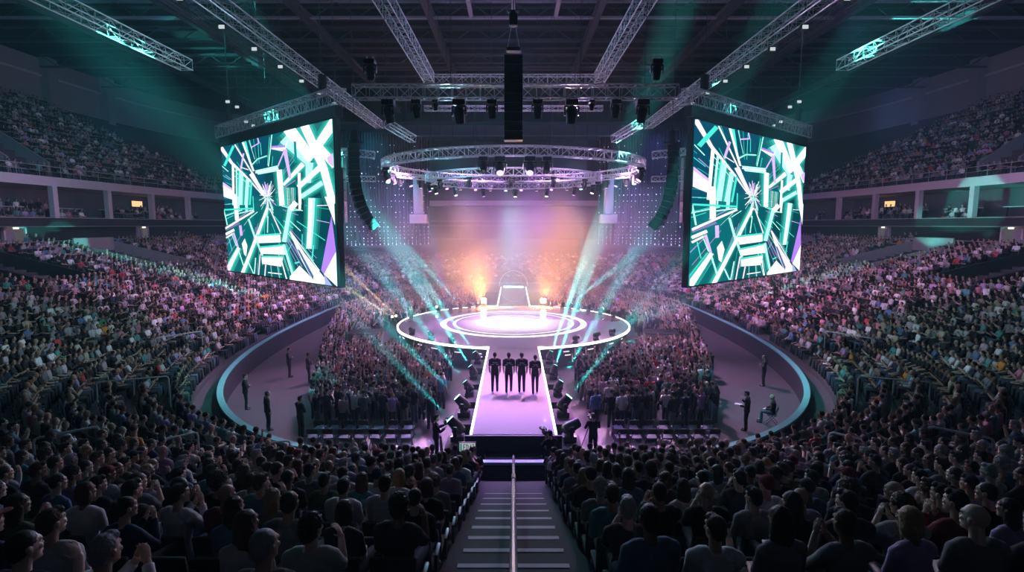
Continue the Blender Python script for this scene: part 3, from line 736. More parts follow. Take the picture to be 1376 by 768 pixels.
for sgn, side in ((-1, "left"), (1, "right")):
    c = Vector((sgn*13.72, 31.1, 9.9)); yaw = math.atan2(35.8-26.4, 18.9-8.55)*(1 if sgn < 0 else -1)
    # the picture faces the near stands; local x runs left to right as seen from the stairs
    yaw = -math.atan2(35.8-26.4, 18.9-8.55) if sgn < 0 else math.atan2(35.8-26.4, 18.9-8.55)
    o = thing("video_screen", f"large LED video screen on the {side} showing a mint and lilac light tunnel", "screen", c, yaw)
    MB().box((0, .12, 0), (SW+.16, .3, SH+.16)).build("casing", M["screen_back"], o)
    link("picture", me_pic, o)
    MB().box((0, .12, SH/2+.35), (SW+.6, .4, .5)).build("header", M["black"], o)
    ch, la = truss_mb((-SW/2-.5, .1, SH/2+1.0), (SW/2+.5, .1, SH/2+1.0), .6, .75, .55, .035, .016)
    tr = thing("truss", f"truss carrying the {side} video screen", "truss", c, yaw)
    for m in ch: m.build("chord", M["alu"], tr)
    la.build("lacing", M["alu"], tr)
    for sx in (-.42, .42):
        MB().box((sx*SW, .1, SH/2+1.9), (.32, .3, .7), bev=.04).build("hoist", M["black"], tr); MB().tube([(sx*SW, .1, SH/2+2.2), (sx*SW, .1, 20)], .02, 5).build("chain", M["steel"], tr)

# ------------------------------------------------------------------ star curtains and light towers
for sgn, side in ((-1, "left"), (1, "right")):
    o = thing("star_curtain", f"dark curved curtain dotted with columns of tiny lights behind the stage on the {side}", "curtain", (0, 41, 0))
    R = 28.3; a0, a1 = (math.radians(111.5), math.radians(139)) if sgn < 0 else (math.radians(41), math.radians(68.5))
    vs = []; fs = []; n = 160
    for i in range(n+1):
        a = a0+(a1-a0)*i/n; r = R+.10*math.sin(i*1.55)
        vs += [(r*math.cos(a), r*math.sin(a), 6.5), (r*math.cos(a), r*math.sin(a), 19.5)]
    for i in range(n): fs.append((2*i, 2*i+2, 2*i+3, 2*i+1))
    MB().add(vs, fs).build("cloth", M["cloth"], o)
    d = MB(); cols_ = 27; rows_ = 20
    for i in range(cols_):
        a = a0+(a1-a0)*(i+.5)/cols_; 
        for j in range(rows_):
            z = 6.6+12.6*(j/rows_)**1.5
            if rnd.random() < .15+.45*j/rows_: continue
            big = (.065 if (j % 3 == 0 and i % 2 == 0) else .038)
            d.box(((R-.17)*math.cos(a), (R-.17)*math.sin(a), z+rnd.uniform(-.03, .03)), (big*1.4, big*1.4, big*2.0))
    tag(d.build("pin_light", M["star"], o), kind="stuff")
    MB().tube([((R-.1)*math.cos(a0+(a1-a0)*i/40), (R-.1)*math.sin(a0+(a1-a0)*i/40), 6.45) for i in range(41)], .05, 6).build("hem_pipe", M["steel"], o)
    o = thing("light_tower", f"pale fabric wrapped truss tower hanging below the ring on the {side}", "tower", (sgn*9.6, 55.0, 9.3))
    MB().box((0, 0, 2.5), (.85, .85, 3.6), bev=.05).build("fabric", M["tower"], o)
    MB().box((0, 0, .2), (1.6, 1.4, .9), bev=.05).build("base_box", M["tower"], o)
    MB().tube([(0, 0, 4.3), (0, 0, 18)], .02, 5).build("hanging_cable", M["steel"], o)
struct(MB().box((0, 100, 12), (90, .4, 24)).build("wall_back", M["wall_dark"]), "dark wall closing the far end of the arena behind the stage", "wall")

# ------------------------------------------------------------------ light fixtures
LK = dict(centre_key_light=.42, catwalk_wash_light=.28, stand_wash_light=.32, rear_stand_wash_light=.085, floor_crowd_wash_light=.75, near_stand_wash_light=.12, upper_stand_wash_light=.11, near_rim_light=.20, ambient_fill_light=.005, smoke_light=.045, smoke_glow_light=.10, smoke_fill_light=.22, truss_fill_light=.6, roof_fill_light=.16, floor_teal_light=.28)
def lamp(kind, loc, energy, col, aim=None, cone=30., blend=.5, size=.1, name="stage_light"):
    k = LK.get(name, 1.)
    if name == "stage_light": k = .7 if cone < 20 else .07
    d = bpy.data.lights.new(name, kind); d.energy = energy*k; d.color = col
    if kind == "SPOT": d.spot_size = math.radians(cone); d.spot_blend = blend
    d.shadow_soft_size = size
    o = bpy.data.objects.new(name, d); COL.objects.link(o); o.location = loc
    if aim is not None: o.rotation_euler = (Vector(aim)-Vector(loc)).to_track_quat("-Z", "Y").to_euler()
    return o
# prototype meshes; local frame: hangs from / stands on z = 0 and reaches towards +z; pivot at z = .42
_b = MB().box((0, 0, .09), (.42, .36, .18), bev=.03).mesh("base", M["blackgloss"])
_y = MB().tube([(0, 0, .16), (0, 0, .20)], .09, 12).box((0, 0, .22), (.50, .14, .06), bev=.02).box((-.235, 0, .36), (.05, .13, .30), bev=.02).box((.235, 0, .36), (.05, .13, .30), bev=.02).mesh("yoke", M["blackgloss"])
_h = MB().tube([(0, 0, -.22), (0, 0, -.16), (0, 0, .0), (0, 0, .16), (0, 0, .30), (0, 0, .33)], [.10, .165, .18, .165, .155, .15], 16).box((0, 0, -.05), (.40, .10, .10), bev=.02).mesh("head", M["blackgloss"])
_hb = MB().box((-.05, 0, -.12), (.02, .3, .03)).box((.05, 0, -.12), (.02, .3, .03)).mesh("handle", M["railm"])
_l = {k: MB().tube([(0, 0, .325), (0, 0, .345)], .125, 16).mesh("lens", M["lens_"+k]) for k in ("white", "purple", "teal", "warm", "off")}
_bl = {k: MB().tube([(0, 0, .325), (0, 0, .36)], [.14, .10], 16).mesh("lens", M["lens_"+k]) for k in ("white", "purple", "teal", "warm", "off")}
_cl = MB().box((-.12, 0, -.06), (.05, .08, .14), bev=.01).box((.12, 0, -.06), (.05, .08, .14), bev=.01).mesh("clamp", M["railm"])
def moving_head(loc, aim, lens, label, up=True, scale=1., group=None, clamp=None):
    o = thing("moving_head_light", label, "stage light", loc, 0, group); o.scale = (scale,)*3
    flip = Matrix.Identity(3) if up else Matrix.Rotation(PI, 3, "X")
    for nm, me in (("base", _b),): 
        q = link(nm, me, o); q.rotation_euler = flip.to_euler()
    if not up:
        q = link("clamp", _cl, o); q.rotation_euler = flip.to_euler()
    piv = Vector((0, 0, .42 if up else -.42))
    dirv = (Vector(aim)-Vector(loc)-piv*scale).normalized()
    yaw = math.atan2(dirv.y, dirv.x)-PI/2
    yk = link("yoke", _y, o); yk.rotation_euler = (Matrix.Rotation(yaw, 3, "Z") @ flip).to_euler()
    hd = link("head", _h, o, piv)
    hd.rotation_euler = (Matrix.Rotation(yaw, 3, "Z") @ Matrix.Rotation(-math.acos(max(-1, min(1, dirv.z))), 3, "X")).to_euler()
    link("lens", (_bl if scale > 1.2 else _l)[lens], hd)
    link("handle", _hb, hd)
    return Vector(loc)+piv*scale+dirv*.36*scale, dirv
TEAL, PURP, PINK, WARM, LAV = (.09, 1., .84), (.42, .09, 1.), (1., .30, .72), (1., .40, .10), (.62, .40, 1.)
BEAM = 1.5
def beam(loc, aim, lens, label, power, col, cone, up=True, scale=1., group=None, blend=.3):
    p, d = moving_head(loc, aim, lens, label, up, scale, group)
    if power: lamp("SPOT", p+d*.06, power*BEAM, col, p+d*5, cone, blend, .05)
# front truss: dark heads pointing down
for i, (x, s) in enumerate(((-4.95, 1.55), (-3.85, 1.2), (-2.15, 1.6), (-.85, 1.25), (.95, 1.25), (2.3, 1.6), (4.05, 1.2), (5.1, 1.55), (-3.1, .7), (3.1, .7))):
    nm = ordw(sorted((-4.95, -3.85, -2.15, -.85, .95, 2.3, 4.05, 5.1, -3.1, 3.1)).index(x)+1)
    moving_head((x, 22, 13.80), (x*.8+.3, 24.5, 5), "off", f"unlit {'large' if s > 1.4 else 'small'} black moving head, {nm} from the left under the front truss", False, s*.74, "moving heads under the front truss")
for sgn, side in ((-1, "left"), (1, "right")):
    moving_head((sgn*5.6, 21.9, 15.3), (sgn*5.5, 24, 5), "off", f"black moving head standing above the {side} end of the front truss", False, 1.0)
# near rim of the outer ring
for i, (x, lens, s) in enumerate(((-1.75, "off", 1.3), (-.78, "purple", 1.5), (.95, "purple", 1.5), (1.95, "off", 1.3))):
    y = SY-math.sqrt(9.35**2-x*x)
    beam((x, y, 12.83), (x*.6, 21, 1.5), lens, f"{'purple glowing' if lens == 'purple' else 'unlit'} moving head, {ordw(i+1)} of four under the near rim of the big ring", 60000 if lens == "purple" else 0, PURP, 44, False, s, "moving heads on the big ring", .8)
# lit fixtures round the rings
spec = []
for i in range(26):
    a = math.radians(-20+i*(220/25)); spec.append((9.35, 12.85, a, i))
far_i = 0
for R, z, a, i in spec:
    x, y = R*math.cos(a), SY+R*math.sin(a)
    lens = ("purple", "white", "purple", "teal", "white")[i % 5]
    far_i += 1
    tgt = (x*.45, SY+(y-SY)*.35, 1.4); pw, col, cone = 30000, (PURP, LAV, PURP, TEAL, PINK)[i % 5], 30
    if lens == "white" and y > SY+1: tgt, pw, cone = (x*1.05, y+5.5, 1.5), 15000, 9
    if lens == "teal": tgt = (x*1.0, y-1.5, 1.4); pw, cone = 60000, 8
    beam((x, y, z), tgt, lens, f"{lens} lit moving head under the big ring, {ordw(far_i)} counting round from the right", pw, col, cone, False, 1.1, "moving heads on the big ring", .7)
for i in range(14):
    a = math.radians(200+i*(320/13)) if False else 2*PI*i/14+.2
    x, y = 6.3*math.cos(a), SY+6.3*math.sin(a)
    lens = "off" if math.sin(a) < -.2 else ("white", "purple", "white")[i % 3]
    beam((x, y, 12.0), (x*.5, y-.5, 1.4), lens, f"{'unlit' if lens == 'off' else lens + ' lit'} moving head under the inner ring, {ordw(i+1)} counting round from the right", 0 if lens == "off" else 15000, LAV, 30, False, .9, "moving heads on the inner ring", .7)
# floor heads along the catwalk
for sgn, side in ((-1, "left"), (1, "right")):
    for i, y in enumerate(RISY):
        lens = "off" if i == 0 and sgn > 0 else "teal"
        dv = {0: (-1, .25, 1.0), 1: (-1, .2, 1.0), 2: (-1, .5, 1.15), 3: (-.9, .5, 1.25), 4: (-1, .5, 1.3)}[i]
        if sgn > 0: dv = {0: (1, .2, .5), 1: (.75, .2, .9), 2: (.7, .4, 1.1), 3: (.5, .6, 1.2), 4: (.40, .50, .95)}[i]
        tgt = (sgn*2.12+dv[0]*25, y+dv[1]*25, .75+dv[2]*25)
        beam((sgn*2.12, y, .75), tgt, lens, f"teal beam moving head on the {side} catwalk riser, {ordw(i+1)} from the stairs" if lens != "off" else "unlit moving head tilted up on the nearest right catwalk riser",
             0 if lens == "off" else (300000, 340000, 400000, 450000, 520000 if sgn > 0 else 300000)[i], TEAL, 6.0, True, 1.25 if i < 2 else 1.0, "moving heads on the catwalk risers", .25)
# heads on the front rim of the stage
for i, (ang, lens, tgt, pw, cone) in enumerate(((-62, "teal", (26, 42, 7.2), 60000, 8), (-50, "white", (28, 46, 6.6), 60000, 7), (-37, "off", (9, 30, 3), 0, 8), (-118, "off", (-3, 30, 4), 0, 8), (-130, "white", (-20, 45, 16), 50000, 6), (-146, "off", (-9, 30, 4), 0, 8))):
    a = math.radians(ang); x, y = (SR-.35)*math.cos(a), SY+(SR-.35)*math.sin(a)
    beam((x, y, SZ), tgt, lens, f"{'unlit' if lens == 'off' else lens + ' lit'} moving head on the stage rim, {ordw((i % 3)+1)} {'right' if i < 3 else 'left'} of the catwalk", pw, TEAL, cone, True, .85, "moving heads on the stage rim")
# rear rim lamps
ri = 0
for ang, lens, tgt, pw, cone, col in sorted(((140, "white", (-14, 36, 6), 0, 8, TEAL), (131, "purple", (-10, 60, 10), 20000, 10, PURP), (124, "teal", (-22, 58, 18), 220000, 7, TEAL), (118, "white", (-8, 60, 9), 0, 10, LAV), (113, "white", (-4, 60, 10), 0, 10, LAV),
                                      (66, "white", (4, 60, 10), 0, 10, LAV), (59, "teal", (8.6, 55, 5), 0, 9, TEAL), (54, "teal", (27, 50, 19), 260000, 7, TEAL), (48, "warm", (9, 60, 9), 0, 12, WARM), (40, "white", (12, 56, 9), 0, 8, LAV), (30, "white", (14, 45, 5), 0, 8, LAV), (17, "teal", (30, 48, 5.0), 36000, 9, TEAL), (166, "teal", (-22, 45.5, 3.9), 55000, 9, TEAL)), key=lambda q: -q[0]):
    a = math.radians(ang); x, y = (SR-.2)*math.cos(a), SY+(SR-.2)*math.sin(a); ri += 1
    beam((x, y, SZ), tgt, lens, f"{lens} glowing lamp on the stage rim, {ordw(ri)} counting from the left tip round the back", pw, col, cone, True, .8, "lamps on the rear stage rim")
# two warm blinders with their glow in the smoke
for sgn, side in ((-1, "left"), (1, "right")):
    x, y = sgn*2.75, SY+8.25
    o = thing("blinder_light", f"glaring warm amber blinder at the back of the stage, {side} of the rear runway", "stage light", (x, y, SZ))
    MB().box((0, 0, .06), (.5, .4, .12), bev=.02).build("base", M["black"], o)
    MB().box((-.3, 0, .38), (.04, .1, .6)).box((.3, 0, .38), (.04, .1, .6)).build("yoke", M["black"], o)
    hd = MB().box((0, 0, .55), (.54, .22, .54), bev=.04).build("head", M["black"], o)
    for px, pz in ((-.12, .43), (.12, .43), (-.12, .67), (.12, .67)): MB().disc((px, -.12, pz), .105, (0, -1, 0), 14, .03).build("lens", M["lens_warm"], hd)
    lamp("POINT", (x, y-.5, SZ+.7), 16000, WARM, size=.2, name="smoke_glow_light")
    lamp("SPOT", (x, y+.4, SZ+.9), 420000, WARM, (sgn*6.0, y+9, 7.0), 80, 1., .2, "smoke_light")
# two thin amber beams on the left
for i, (aim) in enumerate(((-12.9, 30.8, 9.6), (-13.2, 31.2, 7.6))):
    beam((-9.3-.25*i, 42.6-.3*i, 1.35), aim, "warm", f"{'upper' if i==0 else 'lower'} amber pin spot beside the left tip of the stage", 1100000, (1., .62, .2), 2.6, True, .6, "amber pin spots")
    struct(MB().box((-9.3-.25*i, 42.6-.3*i, .67), (.5, .28, 1.33)).build("pin_spot_pillar", M["black"]), f"{'first' if i==0 else 'second'} black stand under an amber pin spot", "pillar")
# roof lamps
for sgn, side in ((-1, "left"), (1, "right")):
    rl = [(15.6+.35*i, 30.5+1.7*i, 15.6-.22*i+.3*(i % 2)) for i in range(9)] + [(11.1, 19+2.6*i, 16.4) for i in range(7)] + [(17.3, 15.5+1.1*i, 17.3) for i in range(4)]
    for i, (x, y, z) in enumerate(rl):
        o = thing("roof_lamp", f"small pale roof lamp, {ordw(i+1)} in the {side} line of lamps below the roof", "lamp", (sgn*x, y, z), 0, f"small roof lamps on the {side}")
        MB().box((0, 0, 0), (.26, .2, .22), bev=.03).build("housing", M["black"], o); MB().box((0, -.11, -.02), (.22, .03, .14), bev=.01).build("lens", M["lens_small"], o)
        MB().tube([(0, 0, .1), (0, 0, 28.5-z)], .012, 4).build("hanging_cable", M["steel"], o)
# show lighting and added fill lights
lamp("SPOT", (0, SY, 12.3), 90000, (1., .95, 1.), (0, SY, 1.4), 46, 1., .4, "centre_key_light")
for sgn in (-1, 1):
    lamp("SPOT", (sgn*3.2, 30.5, 12.6), 42000, LAV if sgn < 0 else PINK, (sgn*.5, 24.5, 1.4), 40, 1., .3, "catwalk_wash_light")
    lamp("SPOT", (sgn*7.4, 41.5, 12.3), 46000, (.95, .42, .98), (sgn*24, 46, 2.5), 120, 1., .5, "stand_wash_light")
    lamp("SPOT", (sgn*3.0, 47.5, 12.3), 60000, (.62, .28, 1.), (sgn*8, 75, 3.0), 130, 1., .5, "rear_stand_wash_light")
    lamp("SPOT", (sgn*7.5, 37.5, 12.3), 30000, (.95, .45, .95), (sgn*8.5, 28.5, .8), 80, 1., .5, "floor_crowd_wash_light")
    lamp("SPOT", (sgn*6.65, 21.8, 13.7), 30000, (.46, .82, 1.), (sgn*32, 29, 5.5), 96, 1., .6, "near_stand_wash_light")
    lamp("SPOT", (sgn*20.5, 31.0, 15.0), 40000, (.06, .62, .9) if sgn < 0 else (.45, .45, 1.), (sgn*50, 46, 22), 120, 1., .5, "upper_stand_wash_light")
    lamp("SPOT", (sgn*6.0, 21.8, 13.7), 24000, (.05, .85, .85), (sgn*13, 25.5, 0), 34, 1., .5, "floor_teal_light")
    lamp("SPOT", (sgn*11.5, 46, 16.5), 12000, (.05, .55, .9) if sgn < 0 else (.25, .25, 1.), (sgn*17.5, 61, 10), 75, 1., .5, "curtain_wash_light")
    lamp("POINT", (sgn*8.9, 39.5, 12.5), 500, (.25, .9, 1.) if sgn < 0 else (.75, .45, 1.), size=.3, name="truss_fill_light")  # bare fill points added to brighten the ring and overhead trusses
    lamp("POINT", (sgn*4.0, 34.2, 12.4), 380, (.35, .75, 1.) if sgn < 0 else (.8, .45, 1.), size=.3, name="truss_fill_light")
    lamp("POINT", (sgn*5.0, 47.5, 12.6), 500, (.6, .35, 1.), size=.3, name="truss_fill_light")
    lamp("POINT", (sgn*14.0, 27.5, 20.5), 420, (.2, .9, 1.), size=.3, name="truss_fill_light")
lamp("POINT", (0, 33.0, 12.3), 300, (.75, .55, 1.), size=.3, name="truss_fill_light")
lamp("POINT", (0, 27.5, 16.3), 1500, (.55, .5, 1.), size=.5, name="roof_fill_light")  # fill points without a fixture, added to brighten the roof steel
lamp("POINT", (0, 46, 20.5), 4000, (.45, .40, 1.), size=.5, name="roof_fill_light")
lamp("POINT", (-22, 36, 21.5), 2500, (.08, .6, .9), size=.5, name="roof_fill_light")
lamp("POINT", (22, 36, 21.5), 2000, (.2, .35, .9), size=.5, name="roof_fill_light")
for sgn in (-1, 1): lamp("SPOT", (sgn*4.6, 49.0, 12.0), 30000, (1., .46, .20), (sgn*5.0, 57, 5.5), 64, 1., .4, "smoke_fill_light")  # extra amber floods added to light the smoke from above
lamp("SPOT", (0, SY, 12.2), 6500, (.55, .36, 1.), (0, SY, 1.4), 84, .6, .4, "deck_wash_light")
lamp("SPOT", (-3.5, 31.9, 12.6), 30000, (.35, .80, 1.), (-6, 6, 4.5), 100, 1., .5, "near_rim_light")
lamp("SPOT", (3.5, 31.9, 12.6), 30000, (.80, .55, 1.), (6, 6, 4.5), 100, 1., .5, "near_rim_light")
lamp("POINT", (0, -3, 23.5), 14000, (.5, .7, 1.), size=1.5, name="ambient_fill_light")  # unseen fill points added as dim ambient light on the crowd
lamp("POINT", (0, 24, 22.5), 16000, (.45, .6, 1.), size=1.5, name="ambient_fill_light")

# ------------------------------------------------------------------ camera
cam_d = bpy.data.cameras.new("camera"); cam = bpy.data.objects.new("camera", cam_d); COL.objects.link(cam); SC.camera = cam
FPX = 725.0; TH = math.atan(82/FPX)
cam.location = (0, 0, 8.9); cam.rotation_euler = (PI/2-TH, 0, 0)
cam_d.sensor_fit = "HORIZONTAL"; cam_d.sensor_width = 36; cam_d.lens = 36*FPX/1376; cam_d.shift_x = -2/1376; cam_d.clip_end = 400; cam_d.clip_start = .05
def proj(x, y, z):
    z -= 8.9; d = y*math.cos(TH)-z*math.sin(TH); u = y*math.sin(TH)+z*math.cos(TH)
    if d < .3: return None
    return 690+FPX*x/d, 384-FPX*u/d, d

# ------------------------------------------------------------------ people: detailed bodies
def remesh(mb, name, mats, voxel=.009, smooth=3, disp=0., dscale=30, paint=None):
    me = mb.mesh(name+"_tmp", []); o = bpy.data.objects.new("tmp", me); COL.objects.link(o)
    m = o.modifiers.new("r", "REMESH"); m.mode = "VOXEL"; m.voxel_size = voxel; m.use_smooth_shade = True
    if smooth:
        s = o.modifiers.new("s", "SMOOTH"); s.iterations = smooth; s.factor = .5
    bpy.context.view_layer.update()
    dg = bpy.context.evaluated_depsgraph_get()
    out = bpy.data.meshes.new_from_object(o.evaluated_get(dg)); out.name = name
    bpy.data.objects.remove(o); bpy.data.meshes.remove(me)
    # keep the largest connected shell only
    n = len(out.vertices); co = np.empty(n*3, np.float32); out.vertices.foreach_get("co", co); co = co.reshape(-1, 3)
    if disp:
        nr = np.empty(n*3, np.float32); out.vertices.foreach_get("normal", nr); nr = nr.reshape(-1, 3)
        for i in range(n):
            co[i] += nr[i]*disp*(noise.noise(Vector(co[i]*dscale).to_3d())+.5*noise.noise(Vector(co[i]*dscale*2.3).to_3d()))
        out.vertices.foreach_set("co", co.ravel())
    out.materials.clear()
    for q in mats: out.materials.append(q)
    if paint:
        mi = [0]*len(out.polygons)
        for p in out.polygons: mi[p.index] = paint(p.center)
        out.polygons.foreach_set("material_index", mi)
    out.polygons.foreach_set("use_smooth", [True]*len(out.polygons)); out.update()
    return out
HEADC = {}
def head_shapes(mb, c, yaw, s=1.0, tilt=0.):
    R = Matrix.Rotation(yaw, 3, "Z") @ Matrix.Rotation(tilt, 3, "X"); c = Vector(c)
    B = lambda p, r, **k: mb.ball(c+R @ Vector(p)*s, tuple(q*s for q in r), 16, 10, R)
    B((0, -.012, .022), (.074, .094, .090)); B((0, .006, -.02), (.067, .082, .085)); B((0, .028, -.068), (.052, .060, .052))
    B((0, .070, -.098), (.026, .022, .020)); B((0, .070, .032), (.052, .022, .018))
    mb.tube([c+R @ Vector(p)*s for p in ((0, .080, .020), (0, .089, -.004), (0, .0945, -.022))], [.008*s, .010*s, .0125*s], 8, round_=True)
    B((0, .086, -.062), (.024, .012, .012)); B((.036, .066, -.02), (.022, .02, .02)); B((-.036, .066, -.02), (.022, .02, .02))
    for e in (-1, 1):
        B((e*.078, -.008, -.008), (.010, .020, .031)); B((e*.080, -.014, .008), (.012, .016, .016))
def head_paint(c, yaw, s=1.0, tilt=0.):
    R = (Matrix.Rotation(yaw, 3, "Z") @ Matrix.Rotation(tilt, 3, "X")).inverted(); c = Vector(c)
    def f(p):
        q = R @ (Vector(p)-c)/s
        if q.y > .05:
            for e in (-1, 1):
                dx, dz = q.x-e*.031, q.z-.010
                if dx*dx+(dz*1.3)**2 < .0075**2: return 2
                if (dx/.016)**2+(dz/.008)**2 < 1: return 1
            if abs(q.x) < .021 and abs(q.z+.063) < .009: return 3
        return 0
    return f
def hand(mb, w, d, nrm, curl=.5, s=1.0, mirror=1):
    """palm, four unequal fingers and a side thumb; w wrist, d finger direction, nrm palm side"""
    d = Vector(d).normalized(); nrm = Vector(nrm); nrm = (nrm-d*nrm.dot(d)).normalized(); x = d.cross(nrm)*mirror; w = Vector(w)
    R = Matrix((x, d, nrm)).transposed()
    mb.ball(w+d*.045*s, (.040*s, .052*s, .016*s), 12, 8, R)
    for k, (off, L) in enumerate(((-.032, .060), (-.011, .074), (.0105, .080), (.0315, .073))):
        b = w+d*.078*s+x*off*s; a1, a2 = curl*.9, curl*2.0
        p1 = b+(d*math.cos(a1*.6)+nrm*math.sin(a1*.6))*L*.45*s; p2 = p1+(d*math.cos(a1*1.4)+nrm*math.sin(a1*1.4))*L*.33*s; p3 = p2+(d*math.cos(a2)+nrm*math.sin(a2))*L*.25*s
        mb.tube([w+d*.05*s+x*off*.8*s, b, p1, p2, p3], [.0085*s, .0080*s, .0076*s, .0070*s, .0060*s], 8, round_=True)
    t0 = w+d*.02*s+x*.030*s; t1 = t0+(d*.6+x*.75+nrm*.3).normalized()*.035*s; t2 = t1+(d*.85+x*.3+nrm*.45).normalized()*.030*s
    mb.tube([w+d*.012*s+x*.012*s, t0, t1, t2], [.012*s, .0115*s, .0095*s, .0075*s], 8, round_=True)
BUILDS = dict(m=dict(sh=.190, tr=1.0, arm=1.0), f=dict(sh=.165, tr=.88, arm=.84))
def seated(build, pose, yaw):
    b = BUILDS[build]; k = b["tr"]; sh = b["sh"]
    L = {}
    tors = [(0, .0, .455, .165, .125), (0, -.005, .56, .158*k+.005, .118), (0, -.02, .70, .140*k, .104*k), (0, -.03, .84, .160*k, .110*k), (0, -.03, .95, .168*k, .100*k), (0, -.025, 1.01, .130*k, .082*k), (0, -.02, 1.05, .075*k, .062*k)]
    hc = (0, .035, 1.235)
    sho = [Vector((e*sh, -.025, .985)) for e in (-1, 1)]
    if pose == "lap":
        elb = [Vector((e*(sh+.032), .03, .725)) for e in (-1, 1)]; wri = [Vector((e*.085, .27, .665)) for e in (-1, 1)]
        hd = [(Vector((-e*.5, .75, -.12)), Vector((-e*.2, 0, -1)), .35) for e in (-1, 1)]
    elif pose == "clasp":
        elb = [Vector((e*(sh+.02), .17, .76)) for e in (-1, 1)]; wri = [Vector((e*.05, .30, .985)) for e in (-1, 1)]
        hd = [(Vector((-e*.25, .1, 1)), Vector((-e, .1, 0)), .45) for e in (-1, 1)]
    else:   # one forearm up by the face
        elb = [Vector((-sh-.032, .03, .725)), Vector((sh+.035, .16, .78))]; wri = [Vector((-.06, .27, .665)), Vector((sh+.005, .24, 1.03))]
        hd = [(Vector((.5, .75, -.12)), Vector((.2, 0, -1)), .35), (Vector((-.35, -.05, 1)), Vector((-1, .1, 0)), .6)]
    hips = [Vector((e*.09, .02, .535)) for e in (-1, 1)]; kne = [Vector((e*(.115 if build == "m" else .10), .44, .535)) for e in (-1, 1)]; ank = [Vector((e*.12, .43, .10)) for e in (-1, 1)]
    return dict(tors=tors, hc=hc, sho=sho, elb=elb, wri=wri, hd=hd, hips=hips, kne=kne, ank=ank, k=k, arm=b["arm"], yaw=yaw, tilt=0)
def standing(pose, yaw=0., stride=.0):
    tors = [(0, .0, .86, .160, .110), (0, 0, .98, .155, .108), (0, -.005, 1.10, .140, .100), (0, -.01, 1.24, .162, .112), (0, -.01, 1.36, .172, .104), (0, -.005, 1.42, .135, .085), (0, 0, 1.46, .075, .062)]
    hc = (0, .045, 1.64); sh = .195
    sho = [Vector((e*sh, -.005, 1.395)) for e in (-1, 1)]
    elb = [Vector((e*(sh+.035), -.02, 1.11)) for e in (-1, 1)]; wri = [Vector((e*(sh+.03), .06, .87)) for e in (-1, 1)]
    hd = [(Vector((-e*.08, .15, -1)), Vector((-e, .1, 0)), .35) for e in (-1, 1)]
    if pose == "camera":
        elb = [Vector((-.27, .12, 1.16)), Vector((.26, .14, 1.17))]; wri = [Vector((-.12, .36, 1.30)), Vector((.10, .33, 1.24))]
        hd = [(Vector((.5, .6, .35)), Vector((.7, -.2, .3)), .9), (Vector((-.2, .7, .4)), Vector((-.5, 0, .6)), .9)]
    if pose == "crossed":
        elb = [Vector((-.25, .06, 1.12)), Vector((.25, .06, 1.12))]; wri = [Vector((.06, .20, 1.20)), Vector((-.06, .225, 1.14))]
        hd = [(Vector((1, .0, .15)), Vector((0, -1, 0)), .4), (Vector((-1, .0, .15)), Vector((0, -1, 0)), .4)]
    if pose == "paper":
        elb = [Vector((-.25, .02, 1.12)), Vector((.24, .08, 1.13))]; wri = [Vector((-.17, .27, 1.12)), Vector((.08, .24, 1.33))]
        hd = [(Vector((.1, 1, .1)), Vector((.4, 0, 1)), .5), (Vector((-.2, .3, 1)), Vector((0, -1, .2)), .5)]
    hips = [Vector((e*.088, 0, .90)) for e in (-1, 1)]
    kne = [Vector((e*.10, stride*e*.55+.03, .48)) for e in (-1, 1)]; ank = [Vector((e*.10, stride*e-(.10 if stride and e < 0 else 0), .09+(.05 if stride and e < 0 else 0))) for e in (-1, 1)]
    if pose == "crouch": pass
    return dict(tors=tors, hc=hc, sho=sho, elb=elb, wri=wri, hd=hd, hips=hips, kne=kne, ank=ank, k=1., arm=1., yaw=yaw, tilt=0, stand=True)
def body_mesh(S, voxel, name="person"):
    b = MB(); k = S["k"]; a = S["arm"]
    b.rings(S["tors"], 20)
    tz = S["tors"][-1][2]; hc = Vector(S["hc"])
    b.tube([(0, -.022 if not S.get("stand") else 0, tz-.06), (0, -.005+(.015 if S.get("stand") else 0), tz+.05), (0, hc.y-.02, hc.z-.04)], [.060*k**.5, .055*k**.5, .056*k**.5], 14)
    for e in (0, 1):
        s, l, w = S["sho"][e], S["elb"][e], S["wri"][e]
        b.tube([s+Vector((-.07 if e else .07, 0, .035)), s, s.lerp(l, .5), l, l.lerp(w, .35), w], [.062*a, .060*a, .049*a, .041*a, .043*a, .029*a], 12, round_=True)
        d, nr, cu = S["hd"][e]; hand(b, w, d, nr, cu, .98 if a == 1 else .88, 1 if e else -1)
        h, kn, an = S["hips"][e], S["kne"][e], S["ank"][e]
        b.tube([h, h.lerp(kn, .5), kn, kn.lerp(an, .35), an], [.082, .070, .052, .052, .036], 12, round_=True)
        b.ball(an+Vector((0, .07, -.05)), (.040, .115, .035), 12, 8)
    head_shapes(b, hc, S["yaw"], 1.03 if k == 1 else .98, S["tilt"])
    return remesh(b, name, [M["skin"], M["eye"], M["pupil"], M["lips"]], voxel, 2, paint=head_paint(hc, S["yaw"], 1.03 if k == 1 else .98, S["tilt"]))
